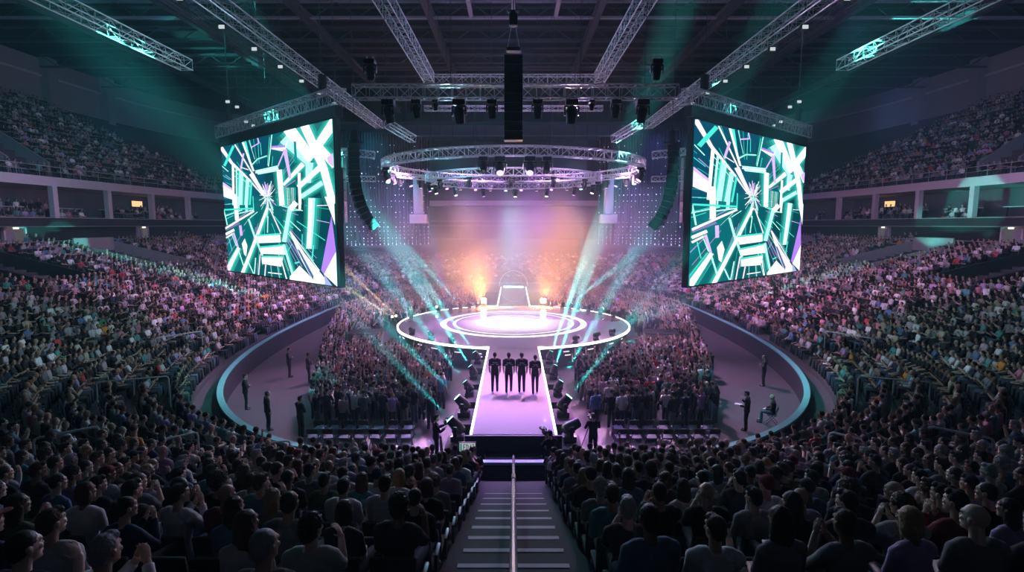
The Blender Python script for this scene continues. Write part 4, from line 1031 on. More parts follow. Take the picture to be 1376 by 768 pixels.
def shirt_mesh(S, long_, voxel=.011, name="shirt"):
    b = MB(); a = S["arm"]
    T = [(x, y, z, rx+.014, ry+.014) for x, y, z, rx, ry in S["tors"]]
    T[0] = (T[0][0], T[0][1], T[0][2]+.002, T[0][3]+.006, T[0][4]+.006)
    b.rings(T, 22)
    for e in (0, 1):
        s, l, w = S["sho"][e], S["elb"][e], S["wri"][e]
        end = [l.lerp(w, .35), l.lerp(w, .93)] if long_ else []
        pts = [s+Vector((-.075 if e else .075, 0, .036)), s, s.lerp(l, .5)] + ([l]+end if long_ else [s.lerp(l, .78)])
        rr = [.078*a, .076*a, .064*a]+([.056*a, .055*a, .042*a] if long_ else [.064*a])
        b.tube([pts[0]+(pts[0]-pts[1]).normalized()*.07]+pts, [.052*a]+rr, 12)
        b.ball(s, .077*a, 12, 8)
    return remesh(b, name, [M["shirt"]], voxel, 3, disp=.004, dscale=9)
def trouser_mesh(S, voxel=.012, name="trousers"):
    b = MB(); T = S["tors"]
    z0 = T[0][2]
    if S.get("stand"): b.rings([(0, 0, z0-.06, .150, .112), (0, 0, z0, .176, .128), (0, 0, z0+.09, .170, .122)], 20)
    else: b.rings([(0, .03, z0-.005, .170, .150), (0, .02, z0+.05, .185, .150), (0, .0, z0+.10, .176, .136)], 20)
    for e in (0, 1):
        h, kn, an = S["hips"][e], S["kne"][e], S["ank"][e]
        b.tube([h, h.lerp(kn, .5), kn, kn.lerp(an, .4), an+Vector((0, 0, -.045))], [.094, .083, .067, .063, .054], 12, round_=True)
    return remesh(b, name, [M["trousers"]], voxel, 2)
def shoe_mesh(): 
    b = MB(); b.ball((0, .07, -.055), (.047, .128, .038), 14, 8); b.ball((0, .02, -.02), (.046, .062, .055), 12, 8); b.box((0, .07, -.083), (.086, .25, .018), bev=.006)
    return remesh(b, "shoe", [M["shoe"]], .01, 2)
SHOE = shoe_mesh()
def hair_mesh(kind):
    """in head space: origin at the head centre, face towards +y"""
    b = MB()
    if kind == "short":
        b.ball((0, -.022, .038), (.081, .094, .086), 18, 12); b.ball((0, -.055, -.005), (.072, .062, .085), 16, 10); b.ball((0, .045, .085), (.058, .042, .034), 14, 8)
        return remesh(b, "hair", [M["hair"]], .007, 1, .005, 75)
    if kind == "crop":
        b.ball((0, -.020, .032), (.0795, .094, .086), 18, 12); b.ball((0, -.045, -.012), (.071, .066, .075), 16, 10)
        return remesh(b, "hair", [M["hair"]], .008, 2, .003, 80)
    if kind == "curly":
        b.ball((0, -.022, .05), (.096, .106, .096), 18, 12); b.ball((0, -.055, -.01), (.086, .074, .09), 16, 10)
        return remesh(b, "hair", [M["hair"]], .007, 1, .016, 60)
    if kind == "long":
        b.ball((0, -.022, .034), (.085, .098, .088), 18, 12)
        b.rings([(0, -.05, -.27, .100, .050), (0, -.055, -.20, .112, .062), (0, -.045, -.10, .104, .074), (0, -.035, .0, .094, .084), (0, -.03, .05, .085, .085)], 20)
        return remesh(b, "hair", [M["hair"]], .009, 2, .007, 30)
    if kind == "bun":
        b.ball((0, -.020, .034), (.080, .096, .087), 18, 12); b.ball((0, -.05, -.01), (.070, .060, .07), 16, 10); b.ball((0, -.105, .065), (.042, .042, .042), 14, 10)
        return remesh(b, "hair", [M["hair"]], .008, 2, .004, 60)
    if kind == "bob":
        b.ball((0, -.022, .034), (.087, .098, .090), 18, 12)
        b.rings([(0, -.035, -.13, .096, .072), (0, -.035, -.06, .102, .082), (0, -.03, .03, .088, .088)], 20)
        return remesh(b, "hair", [M["hair"]], .009, 2, .006, 35)
    if kind == "cap":
        b.ball((0, -.015, .040), (.086, .102, .084), 20, 12); b.ball((0, .105, .046), (.060, .070, .010), 16, 6); b.ball((0, -.05, -.002), (.073, .062, .055), 14, 8)
        return remesh(b, "cap", [M["shirt"]], .008, 2)
HAIR = {k: hair_mesh(k) for k in ("short", "crop", "curly", "long", "bun", "bob", "cap")}
PROTO = {}
POSES = ("lap", "clasp", "hand"); YAWS = (0., .42, -.42)
def get_seated(build, pose, yi):
    key = (build, pose, yi)
    if key not in PROTO:
        S = seated(build, pose, YAWS[yi]); PROTO[key] = (body_mesh(S, .0066), S)
    return PROTO[key]
CL = {}
def get_shirt(build, pose, long_):
    key = (build, pose, long_)
    if key not in CL: CL[key] = shirt_mesh(seated(build, pose, 0), long_)
    return CL[key]
TRO = {b: trouser_mesh(seated(b, "lap", 0)) for b in ("m", "f")}
SKINS = [(.52, .33, .25), (.58, .38, .29), (.42, .26, .18), (.30, .18, .12), (.60, .42, .34), (.20, .12, .08)]
HAIRC = {"black": (.010, .009, .009), "dark brown": (.028, .018, .012), "brown": (.06, .035, .02), "blond": (.30, .20, .10), "grey": (.25, .25, .26), "ginger": (.07, .026, .014)}
SHIRTC = {"black": (.013, .013, .015), "charcoal": (.045, .046, .05), "navy": (.018, .026, .06), "white": (.62, .62, .64), "light grey": (.36, .37, .39), "teal": (.06, .22, .23), "maroon": (.16, .03, .045),
          "grey": (.17, .17, .185), "blue denim": (.08, .14, .22), "olive": (.09, .10, .05), "lilac": (.36, .27, .44)}
SHW = ["black"]*6+["charcoal"]*4+["navy"]*2+["white"]*3+["light grey"]*4+["grey"]*3+["teal", "maroon", "blue denim", "blue denim", "olive", "lilac"]
def make_person(loc, rz, build, pose, yi, hair, hc, sc, long_, skin, label, group=None, shoes=False, scale=1.):
    body, S = get_seated(build, pose, yi)
    o = link("person", body, None, loc); o.rotation_euler = (0, 0, rz); o.scale = (scale,)*3; tag(o, label, "person", group); o.color = (*skin, 1)
    s = link("shirt", get_shirt(build, pose, long_), o); s.color = (*SHIRTC[sc], 1)
    tr = link("trousers", TRO[build], o); tr.color = (*rnd.choice([(.02, .022, .03), (.04, .06, .10), (.03, .03, .032), (.10, .14, .20), (.015, .015, .017)]), 1)
    if hair != "bald":
        hk = hair
        h = link("cap" if hk == "cap" else "hair", HAIR[hk], o, S["hc"]); h.rotation_euler = (0, 0, S["yaw"]); hs = 1.03 if build == "m" else .98; h.scale = (hs,)*3
        h.color = (*(SHIRTC[hc] if hk == "cap" else HAIRC[hc]), 1)
    if shoes:
        for e in (0, 1): link("shoe", SHOE, o, S["ank"][e])
    return o

# ------------------------------------------------------------------ seat positions
AISLE = [math.radians(-90+a) for a in (52, -52, 70, -70, 86, -86, 104, -104, 122, -122, 142, -142, 162, -162)]
def aisle_gap(x, y, d):
    for a in AISLE:
        dx, dy = math.cos(a), math.sin(a); t_ = (x*dx+(y-YC)*dy)
        if t_ > 0 and abs(-x*dy+(y-YC)*dx) < .62: return True
    return False
def in_vom(x, y, d):
    for sgn, ya, yb, d0, d1 in VOM:
        if x*sgn > 0 and ya-1. < y < yb+1. and d0 < d < d1: return True
    return False
def near_rail(x, y):
    for (x0, y0), (x1, y1) in GR:
        ax, ay = x1-x0, y1-y0; L2 = ax*ax+ay*ay; tt = max(0, min(1, ((x-x0)*ax+(y-y0)*ay)/L2))
        if math.hypot(x-x0-tt*ax, y-y0-tt*ay) < .42: return True
    return False
def row_seats(d, pitch, zf, start=1.17):
    P = np.array(poly(d, 2880)[:-1]); i0 = int(np.argmin(np.abs(P[:, 0])+np.where(P[:, 1] < YC, 0, 1e3)))
    out = []
    for sgn in (-1, 1):
        Q = np.roll(P, -i0, axis=0)
        if Q[5, 0]*sgn < 0: Q = np.vstack([Q[:1], Q[1:][::-1]])
        Q = Q[:len(Q)//2+2]
        L = np.concatenate([[0], np.cumsum(np.hypot(*np.diff(Q, axis=0).T))])
        ss = np.arange(start, L[-1]-.6, pitch)
        X, Y = np.interp(ss, L, Q[:, 0]), np.interp(ss, L, Q[:, 1])
        X2, Y2 = np.interp(ss+.1, L, Q[:, 0]), np.interp(ss+.1, L, Q[:, 1])
        for n in range(len(ss)):
            nx, ny = -(Y2[n]-Y[n]), X2[n]-X[n]
            if nx*-X[n]+ny*(YC-Y[n]) < 0: nx, ny = -nx, -ny
            out.append((float(X[n]), float(Y[n]), zf(Y[n]), math.atan2(ny, nx)-PI/2, n+1, sgn))
    return out
SEATS = []
for k in range(1, NROW+1):
    d = .55+.85*k
    for x, y, z, rz, n, sgn in row_seats(d, .56, lambda y, d=d: row_z(d, y)):
        if y < -4 or aisle_gap(x, y, d) or in_vom(x, y, d) or near_rail(x, y) or (y > 66 and k > 13 and abs(x) < 30): continue
        p = proj(x, y, z+1.0)
        if p is None or not (-60 < p[0] < 1436 and p[1] < 830): continue
        SEATS.append((p[2], x, y, z, rz, n, sgn, k, p))
SEATS.sort(key=lambda s: s[0])
# seats: one detailed folding seat
sb = MB().box((0, -.275, .68), (.46, .05, .44), Matrix.Rotation(.16, 3, "X"), bev=.022).mesh("backrest", M["seat"])
sp_ = MB().box((0, .03, .388), (.44, .40, .06), bev=.025).mesh("seat_pan", M["seat"])
sf = MB().box((0, -.12, .18), (.06, .08, .36)).box((0, -.10, .02), (.36, .12, .04)).mesh("pedestal", M["seatplastic"])
sa = MB().box((0, -.02, .565), (.045, .26, .035), bev=.012).box((0, -.12, .42), (.03, .05, .27)).mesh("armrest", M["seatplastic"])
NIND = 292
ind = []; crowd = []
for s in SEATS:
    dep, x, y, z, rz, n, sgn, k, p = s
    if rnd.random() < (.30 if dep < 4.6 else .16 if dep < 7.5 else .05): 
        (crowd if False else ind).append(("empty", s)) if len(ind) < NIND and dep < 12 else None
        continue
    if sum(1 for q in ind if q[0] == "full") < NIND: ind.append(("full", s))
    else: crowd.append(s)
used_labels = set()
STAGE = (0., 36.)
def look_yaw(x, y, rz):
    want = math.atan2(STAGE[1]-y, STAGE[0]-x)-PI/2
    return (want-rz+PI) % (2*PI)-PI
HW = {"short": "short-haired", "crop": "crop-haired", "curly": "curly-haired", "long": "long-haired", "bun": "bun-haired", "bob": "bob-haired", "cap": "capped", "bald": "bald"}
for kind, (dep, x, y, z, rz, n, sgn, k, p) in ind:
    side = "left" if sgn*1 < 0 else "right"
    side = "left" if x < 0 else "right"
    st = thing("arena_seat", f"black folding seat, {ordw(n)} {side} of the stairs in the {ordw(k)} row behind the barrier", "seat", (x, y, z), rz, "folding seats in the near rows")
    link("backrest", sb, st); link("seat_pan", sp_, st); link("pedestal", sf, st)
    ar_ = link("armrest", sa, st, (.265, 0, 0))
    if kind == "empty": continue
    build = "m" if rnd.random() < .68 else "f"
    hair = rnd.choice(("short", "short", "short", "short", "crop", "crop", "crop", "short", "curly", "cap", "bald")) if build == "m" else rnd.choice(("long", "long", "bun", "bob", "long"))
    if dep < 4.5 and hair == "bald" and rnd.random() < .5: hair = "short"
    hcn = rnd.choice(("black", "black", "black", "dark brown", "dark brown", "brown", "grey")) if build == "m" else rnd.choice(("black", "dark brown", "dark brown", "brown", "blond", "ginger"))
    sc = rnd.choice(SHW)
    if hair == "cap": hcn = rnd.choice(("black", "navy", "charcoal", "maroon"))
    pose = rnd.choice(("lap", "lap", "lap", "clasp", "hand"))
    turn = -math.copysign(min(abs(x)/4.0, 1)*.55, -x)   # people at the sides turn towards the stage
    turn = (1 if x > 0 else -1)*min(abs(x)/5.0, 1)*.46 + rnd.uniform(-.16, .16)
    yi = 0 if abs(turn) < .22 else (1 if turn > 0 else 2)
    bodyturn = max(-.22, min(.22, turn-YAWS[yi]*.8))
    lab = f"{HW[hair]} person in {sc} shirt, {ordw(n)} seat {side} of the stairs, {ordw(k)} row behind barrier"
    make_person((x, y, z+.0), rz+bodyturn, build, pose, yi, hair, hcn, sc, rnd.random() < .3, rnd.choice(SKINS), lab, "spectators in the near rows", shoes=(n <= 2), scale=rnd.uniform(.96, 1.04))

# ------------------------------------------------------------------ special people, standing
SPEC = {}
def stand_person(loc, rz, pose, yaw, hair, hcn, sc, long_, skin, label, stride=0., trc=(.012, .012, .014), scale=1., shirt_print=False, group=None):
    key = (pose, round(yaw, 2), stride)
    if key not in SPEC:
        S = standing(pose, yaw, stride); SPEC[key] = (body_mesh(S, .0075), S, trouser_mesh(S), {})
    body, S, tro, shd = SPEC[key]
    if long_ not in shd: shd[long_] = shirt_mesh(S, long_)
    o = link("person", body, None, loc); o.rotation_euler = (0, 0, rz); o.scale = (scale,)*3; tag(o, label, "person", group); o.color = (*skin, 1)
    c = link("shirt", shd[long_], o); c.color = (*SHIRTC[sc], 1)
    t_ = link("trousers", tro, o); t_.color = (*trc, 1)
    h = link("cap" if hair == "cap" else "hair", HAIR[hair], o, S["hc"]); h.rotation_euler = (0, 0, S["yaw"]); h.scale = (1.03,)*3; h.color = (*(SHIRTC[hcn] if hair == "cap" else HAIRC[hcn]), 1)
    for e in (0, 1): link("shoe", SHOE, o, S["ank"][e])
    if shirt_print:
        q = MB(); r3 = random.Random(len(label))
        for zz, ww in ((1.335, .11), (1.315, .07), (1.25, .17)):
            xx = -ww
            while xx < ww:
                l = r3.uniform(.02, .05); q.box((xx+l/2, -.128-.0*zz, zz+r3.uniform(-.006, .006)), (l*.75, .006, r3.uniform(.010, .020))); xx += l
        q.build("shirt_print", M["print_"], c)
    return o
for i, (x, y, yw, st_, sc_, w) in enumerate(((-.84, 23.75, 0, .06, 1.03, "leftmost of the four performers"), (-.21, 23.7, 0, .16, 1.03, "second from the left of the four performers"), (.37, 23.7, 0, .06, 1.03, "third from the left of the four performers"), (.97, 23.55, .0, .16, .99, "rightmost of the four performers"))):
    stand_person((x, y, SZ+.006), 0, "stand", .0 if i != 3 else .12, ("crop", "short", "short", "crop")[i], "black", "black", False, SKINS[3], f"person in black walking on the catwalk, {w}", st_, scale=sc_, shirt_print=True, group="performers on the catwalk")
def camera_rig(loc, rz, label, tripod=False):
    o = thing("video_camera", label, "camera", loc, rz)
    MB().box((0, 0, 0), (.14, .34, .18), bev=.02).build("body", M["blackgloss"], o)
    MB().tube([(0, .17, .01), (0, .24, .01), (0, .40, .01)], [.05, .055, .065], 14).build("lens", M["black"], o)
    MB().tube([(0, -.12, .09), (0, -.10, .17), (0, .10, .17), (0, .12, .09)], .014, 8).build("handle", M["blackgloss"], o)
    MB().box((-.10, -.02, .12), (.08, .10, .07), bev=.01).build("viewfinder", M["blackgloss"], o)
    if tripod:
        for a in (0.5, 2.6, 4.7): MB().tube([(0, 0, -.1), (.42*math.cos(a), .42*math.sin(a), -loc[2]+.01)], [.022, .016], 8).build("leg", M["blackgloss"], o)
    return o
stand_person((-2.95, 19.75, 0), -PI/2+.25, "camera", 0, "short", "black", "black", True, SKINS[0], "camera operator person in black on the floor left of the catwalk's near corner")
camera_rig((-2.50, 19.98, 1.40), -PI/2+.25, "black shoulder video camera held by the operator left of the catwalk")
stand_person((3.05, 19.9, 0), 0.05, "camera", 0, "short", "black", "black", True, SKINS[0], "camera operator person in black, back turned, on the floor right of the catwalk")
camera_rig((3.03, 20.42, 1.36), .05, "black video camera on a tripod in front of the right floor operator", True)
# crouching operator at the right front corner of the catwalk
def crouch_person(loc, rz, label):
    S = seated("m", "clasp", 0.); S["tilt"] = 0
    S["kne"] = [Vector((-.17, .36, .74)), Vector((.17, .36, .74))]; S["ank"] = [Vector((-.15, .16, .36)), Vector((.15, .16, .36))]
    S["hips"] = [Vector((e*.09, .02, .535)) for e in (-1, 1)]
    o = link("person", body_mesh(S, .010), None, loc); o.rotation_euler = (0, 0, rz); tag(o, label, "person"); o.color = (*SKINS[0], 1)
    c = link("shirt", shirt_mesh(S, True), o); c.color = (*SHIRTC["black"], 1); t_ = link("trousers", trouser_mesh(S), o); t_.color = (.012, .012, .014, 1)
    h = link("hair", HAIR["short"], o, S["hc"]); h.color = (*HAIRC["black"], 1)
    for e in (0, 1): link("shoe", SHOE, o, S["ank"][e])
    return o
MB_pl = thing("camera_platform", "small black platform box at the right front corner of the catwalk", "platform", (1.3, 18.1, 0))
MB().box((0, 0, .36), (.8, .7, .70), bev=.02).build("case", M["black"], MB_pl); MB().box((0, 0, .73), (.84, .74, .04), bev=.01).build("lid", M["concrete"], MB_pl)
crouch_person((1.28, 17.98, .49), .35, "crouching person in black filming from the right front corner of the catwalk")
camera_rig((1.12, 18.42, 1.62), .35, "black video camera held by the crouching operator at the catwalk corner")
for (x, y, rz, pose, sc, sk, hair, lab) in (
    (-13.0, 25.4, -1.15, "crossed", "black", 0, "short", "guard person in black, arms crossed, on the empty left floor near the barrier bend"),
    (-10.7, 22.7, -.9, "stand", "black", 2, "crop", "guard person in black just behind the rim of the left barrier, back to the stands"),
    (-9.0, 22.0, -.6, "crossed", "black", 1, "short", "guard person in black beside the left standing crowd near the rim"),
    (-13.2, 31.0, -1.3, "crossed", "black", 0, "crop", "guard person in black standing farther up the left barrier wall"),
    (-11.6, 29.8, -1.2, "crossed", "charcoal", 0, "short", "guard person in charcoal top at the left edge of the standing crowd"),
    (10.15, 22.7, 1.0, "paper", "black", 1, "short", "guard person in black holding white papers on the empty right floor"),
    (13.9, 29.2, 1.3, "crossed", "black", 0, "crop", "guard person in black standing beside the right barrier wall"),
    (8.15, 23.6, .9, "stand", "black", 3, "crop", "guard person in black facing the stage at the right edge of the standing crowd"),
    (6.9, 22.6, .6, "crossed", "charcoal", 0, "short", "guard person in charcoal top and pale trousers near the right barrier rim")):
    stand_person((x, y, 0), rz, pose, 0, hair, "black", sc, True, SKINS[sk], lab, trc=(.30, .30, .32) if "pale trousers" in lab else (.012, .012, .014))
pp = thing("paper_sheet", "white sheet of paper held by the guard on the right floor", "paper", (10.15-.33, 22.7+.12, 1.14), 1.0)
MB().box((0, 0, 0), (.22, .30, .006)).build("sheet", M["paper"], pp)
# seated guard on a folding chair, right
def folding_chair(loc, rz, label, group=None):
    o = thing("folding_chair", label, "chair", loc, rz, group)
    MB().box((0, 0, .435), (.42, .40, .035), bev=.012).build("seat_pad", M["bluepad"], o)
    MB().box((0, -.22, .74), (.40, .03, .22), Matrix.Rotation(.15, 3, "X"), bev=.012).build("backrest", M["blackgloss"], o)
    for sx in (-.21, .21):
        MB().tube([(sx, -.26, .82), (sx, -.12, .42), (sx, .22, .0)], .012, 6).build("leg", M["tube"], o); MB().tube([(sx, .14, .42), (sx, -.24, .0)], .012, 6).build("leg", M["tube"], o)
    return o
folding_chair((11.65, 23.5, 0), 1.1, "folding chair under the seated guard by the right barrier bend")
make_person((11.65, 23.5, .0), 1.1, "m", "lap", 0, "bald", None, "black", True, SKINS[1], "bald seated guard person in black by the right barrier bend", shoes=True)
FC = []
for sgn, side in ((-1, "left"), (1, "right")):
    for r_, y in enumerate((20.9, 21.9)):
        for q in range(7):
            x = sgn*(4.3+.62*q+.1*r_)
            if not FC: FC.append(folding_chair((x, y, 0), 0, "x", "empty folding chairs behind the standing crowd"))
            else: FC.append(dup(FC[0], (x, y, 0), (0, 0, rnd.uniform(-.08, .08))))
            FC[-1]["label"] = f"empty folding chair with blue pad, {ordw(q+1)} {side} of the catwalk in the {'nearer' if r_==0 else 'farther'} row"
            FC[-1]["group"] = "empty folding chairs behind the standing crowd"
# ------------------------------------------------------------------ the rest of the audience: one crowd
def lod(pose, fine, seed):
    """low detail person; returns verts, quads/tris, category per face (0 skin 1 hair 2 shirt 3 trousers)"""
    r = random.Random(seed); mb = MB()
    sg = 8 if fine else 6
    hz = 0.
    standing_ = pose.startswith("st")
    base = 1.63 if standing_ else 1.235; sh = base-.245
    mb.m = 0
    nh = 7 if fine else 5; s2 = 10 if fine else 6
    yaw = r.uniform(-.4, .4); R = Matrix.Rotation(yaw, 3, "Z"); c = Vector((0, .03, base))
    mb.ball(c, (.074, .090, .112), s2, nh, R)
    mb.ball(c+R @ Vector((0, .02, -.05)), (.055, .07, .065), s2, 4 if not fine else 6, R)
    if fine: mb.ball(c+R @ Vector((0, .095, -.012)), (.013, .02, .022), 5, 4, R)
    mb.tube([(0, -.01, sh), (0, .01, base-.09)], .055, sg, cap=False)
    mb.m = 1
    hairk = r.random()
    if hairk < .90: mb.ball(c+R @ Vector((0, -.022, .034)), (.083, .094, .090), s2, nh, R)
    if hairk < .35: mb.rings([(0, -.05, base-.26, .10, .05), (0, -.05, base-.12, .105, .07), (0, -.035, base+.02, .09, .085)], sg, cap=False)
    mb.m = 2
    z0 = .84 if standing_ else .46
    lean = r.uniform(-.02, .08) if not standing_ else 0
    mb.rings([(0, -lean, z0, .17, .13), (0, -.02-lean*.6, (z0+sh)/2-.02, .155, .118), (0, -.02, sh-.08, .185, .118), (0, -.02, sh, .155, .09), (0, -.015, sh+.06, .07, .06)], 10 if fine else 8, cap=True)
    for e in (-1, 1):
        S = Vector((e*.19, -.015, sh-.02))
        up = (pose == "st_up" and (e > 0 or r.random() < .4)) or (pose == "up" and e > 0) or (pose == "st_up2")
        if up:
            E_ = S+Vector((e*.06+r.uniform(-.05, .05), .14, .18)); W = E_+Vector((-e*.02+r.uniform(-.06, .06), .04, .27))
        elif pose in ("clap", "st_clap"):
            E_ = S+Vector((e*.05, .14, -.24)); W = Vector((e*.03, .33, sh-.03+r.uniform(-.08, .08)))
        elif pose == "cross":
            E_ = S+Vector((e*.05, .10, -.25)); W = Vector((-e*.08, .23, sh-.22))
        elif standing_: E_ = S+Vector((e*.06, -.02, -.29)); W = E_+Vector((e*.01, .08, -.24))
        else: E_ = S+Vector((e*.06, .05, -.27)); W = Vector((e*.09, .30, z0+.20))
        longs = r.random() < .3
        mb.m = 2; mb.ball(S, .070, sg, 4 if not fine else 6); mb.tube([S, S.lerp(E_, .75)], [.068, .058], sg); 
        if longs: mb.tube([S.lerp(E_, .7), E_, E_.lerp(W, .85)], [.056, .052, .042], sg)
        mb.m = 0
        if not longs: mb.tube([S.lerp(E_, .7), E_, W], [.046, .043, .032], sg)
        d = (W-E_).normalized(); mb.ball(W+d*.06, (.038, .038, .06), sg, 4 if not fine else 6, d.to_track_quat("Z", "Y").to_matrix())
    mb.m = 3
    for e in (-1, 1):
        if standing_: mb.tube([(e*.09, 0, .92), (e*.10, .02, .48), (e*.11, 0, .02)], [.10, .072, .058], sg)
        else: mb.tube([(e*.09, .0, .53), (e*.12, .42, .54), (e*.13, .42, .06)], [.095, .075, .055], sg)
        mb.m = 1 if False else 3
    return np.array(mb.v, np.float32), mb.f, np.array(mb.mi)
LODS = {}
def get_lod(pose, fine, seed):
    k = (pose, fine, seed)
    if k not in LODS:
        v, f, c = lod(*k); LODS[k] = (v, np.array([len(q) for q in f]), np.concatenate([np.array(q) for q in f]), c)
    return LODS[k]
CROWD = []  # (key, x, y, z, rz, scale)
nr = np.random.RandomState(5)
for dep, x, y, z, rz, n, sgn, k, p in crowd:
    ps = rnd.choices(("lap", "clap", "cross", "up"), (10, 4, 4, .25))[0]
    tr = max(-.75, min(.75, look_yaw(x, y, rz)))*.8
    CROWD.append(((ps, dep < 26, rnd.randrange(4)), x, y, z, rz+tr+rnd.uniform(-.2, .2), rnd.uniform(.93, 1.06)))
for j in range(NUP-1):           # upper tier
    d = DU+.25+.95*j+.45
    for x, y, z, rz, n, sgn in row_seats(d, .56, lambda y, j=j: up_z(j)):
        if y < 12 or y > 80-(j*.9) or rnd.random() < .07 or in_vom(x, y, d) or (n % 26) in (0, 1): continue
        p = proj(x, y, z+1)
        if p is None or not (-40 < p[0] < 1416 and p[1] > -30) or 330 < p[0] < 1050: continue
        CROWD.append(((rnd.choice(("lap", "lap", "cross")), False, rnd.randrange(4)), x, y, z, rz+rnd.uniform(-.2, .2), rnd.uniform(.93, 1.06)))
for dd, zz in ((DB+.62, 9.0), (DB+1.5, 9.5), (DB+2.7, 9.5)):   # suites
    for x, y, z, rz, n, sgn in row_seats(dd, .75, lambda y: zz):
        if y < 16 or y > 74 or (dd < DB+1 and abs((y-16+3.25) % 6.5-3.25) < .8) or noise.noise(Vector((x*.2+zz, y*.16, 3))) < .02+.1*(dd > DB+2): continue
        p = proj(x, y, z+1)
        if p is None or not (-40 < p[0] < 1416) or 350 < p[0] < 1030: continue
        CROWD.append((("lap" if dd < DB+2 else "st", False, rnd.randrange(4)), x, y, z, rz+rnd.uniform(-.3, .3), rnd.uniform(.93, 1.06)))
for x, y, z, rz, n, sgn in row_seats(DB+.9, .8, lambda y: row_z(DB-.43, y)):   # people standing on the concourse
    if 20 < y < 74 and noise.noise(Vector((x*.2, y*.15, 9))) > .12 and not in_vom(x, y, DB-.5): CROWD.append((("st", False, rnd.randrange(4)), x, y, z, rz, 1.))
# standing crowd on the floor
def barrier_d(x, y): return abs(x/A0)**2.6+abs((y-YC)/B0)**2.6
RISBOX = []
gy = 22.9; row = 0
while gy < 69:
    gx = -16.5+.3*(row % 2)
    while gx < 16.6:
        x, y = gx+rnd.uniform(-.13, .13), gy+rnd.uniform(-.13, .13); ax = abs(x)
        r0 = math.hypot(x-SX, y-SY)
        near = y < 34
        inner = 3.55-.02*(y-22) if y < 30 else 3.6
        outer = 8.9+.30*(y-22.8) if y < 30 else 11.3+.25*(y-30)
        ok = r0 > SR+(2.2 if y < SY else 1.4) and ax > inner and ax < outer and barrier_d(x, y) < .93
        if y > 48: ok = ok and ax > 2.2
        if ok and (abs(ax-10.1) < 1.5 and abs(y-36.4) < 1.3 or abs(x+9.45) < 1. and abs(y-42.5) < 1.): ok = False
        if ok and any(math.hypot(x-a, y-b) < .6 for a, b in ((-9.0, 22.0), (-11.6, 29.8), (8.15, 23.6), (6.9, 22.6), (-10.7, 22.7))): ok = False
        if ok and rnd.random() < .9:
            ps = rnd.choices(("st_up", "st_clap", "st", "st_up2"), (6, 4, 2.5, 2.2) if y > 25.5 else (1.6, 4, 6, .2))[0]
            rz = math.atan2(SY-2-y, 0-x)-PI/2 if y < SY or True else 0
            CROWD.append(((ps, y < 27, rnd.randrange(4)), x, y, 0., rz+rnd.uniform(-.35, .35), rnd.uniform(.92, 1.06)))
        gx += .56
    gy += .62 if gy < 40 else .75; row += 1
CSH = [((.007, .007, .010), 15), ((.022, .022, .028), 7), ((.012, .02, .05), 4), ((.80, .78, .80), 5.0), ((.42, .42, .46), 3.5), ((.20, .20, .22), 4), ((.55, .42, .50), 3), ((.10, .28, .30), 1.6), ((.12, .20, .38), 1.6), ((.50, .06, .06), .7), ((.70, .26, .04), .35),
       ((.05, .30, .26), .5), ((.45, .30, .58), 1.2), ((.58, .20, .30), 1.2), ((.42, .36, .28), 1.5), ((.03, .25, .12), .2)]
CTR = [((.015, .016, .02), 6), ((.03, .04, .07), 4), ((.08, .11, .17), 2), ((.05, .05, .05), 3), ((.20, .18, .15), .7)]
CHR = [((.010, .009, .009), 9), ((.03, .02, .014), 6), ((.06, .038, .022), 3), ((.26, .18, .10), .8), ((.22, .22, .23), .8)]
def pick(tab, n): 
    w = np.array([q[1] for q in tab], float); return np.array([q[0] for q in tab], np.float32)[nr.choice(len(tab), n, p=w/w.sum())]
def big_mesh(name, items, mat, label, cat):
    by = {}
    for it in items: by.setdefault(it[0], []).append(it)
    V = []; LT = []; LI = []; CC = []; vo = 0
    for key, its in by.items():
        v, tot, idx, cat_ = get_lod(*key); n = len(its)
        a = np.array([q[1:] for q in its], np.float32); cs, sn = np.cos(a[:, 3]), np.sin(a[:, 3]); s = a[:, 4]
        wx = nr.uniform(.94, 1.10, n).astype(np.float32)
        X = (v[None, :, 0]*cs[:, None]*wx[:, None]-v[None, :, 1]*sn[:, None])*s[:, None]+a[:, 0:1]
        Y = (v[None, :, 0]*sn[:, None]*wx[:, None]+v[None, :, 1]*cs[:, None])*s[:, None]+a[:, 1:2]
        Z = v[None, :, 2]*s[:, None]+a[:, 2:3]
        V.append(np.stack([X, Y, Z], 2).reshape(-1, 3)); LT.append(np.tile(tot, n))
        LI.append((idx[None, :]+(vo+np.arange(n)*len(v))[:, None]).ravel()); vo += n*len(v)
        pal = np.stack([.78*np.array(SKINS, np.float32)[nr.choice(6, n, p=[.26, .24, .2, .1, .15, .05])]*nr.uniform(.9, 1.15, (n, 1)), pick(CHR, n), pick(CSH, n)*nr.uniform(.75, 1.2, (n, 1)), pick(CTR, n)], 1)
        CC.append(pal[:, cat_, :].reshape(-1, 3))
    V = np.concatenate(V); LT = np.concatenate(LT); LI = np.concatenate(LI); CC = np.concatenate(CC)
    me = bpy.data.meshes.new(name); me.vertices.add(len(V)); me.vertices.foreach_set("co", V.ravel().astype(np.float32))
    me.loops.add(len(LI)); me.loops.foreach_set("vertex_index", LI.astype(np.int32))
    me.polygons.add(len(LT)); me.polygons.foreach_set("loop_start", np.concatenate([[0], np.cumsum(LT)[:-1]]).astype(np.int32))
    me.polygons.foreach_set("use_smooth", np.ones(len(LT), bool))
    at = me.attributes.new("col", "FLOAT_COLOR", "FACE")
    at.data.foreach_set("color", np.concatenate([CC, np.ones((len(CC), 1))], 1).astype(np.float32).ravel())
    me.materials.append(mat); me.update(calc_edges=True); me.validate()
    return tag(link(name, me), label, cat, None, "stuff")
print("CROWD", len(CROWD), "SEATS", len(SEATS))
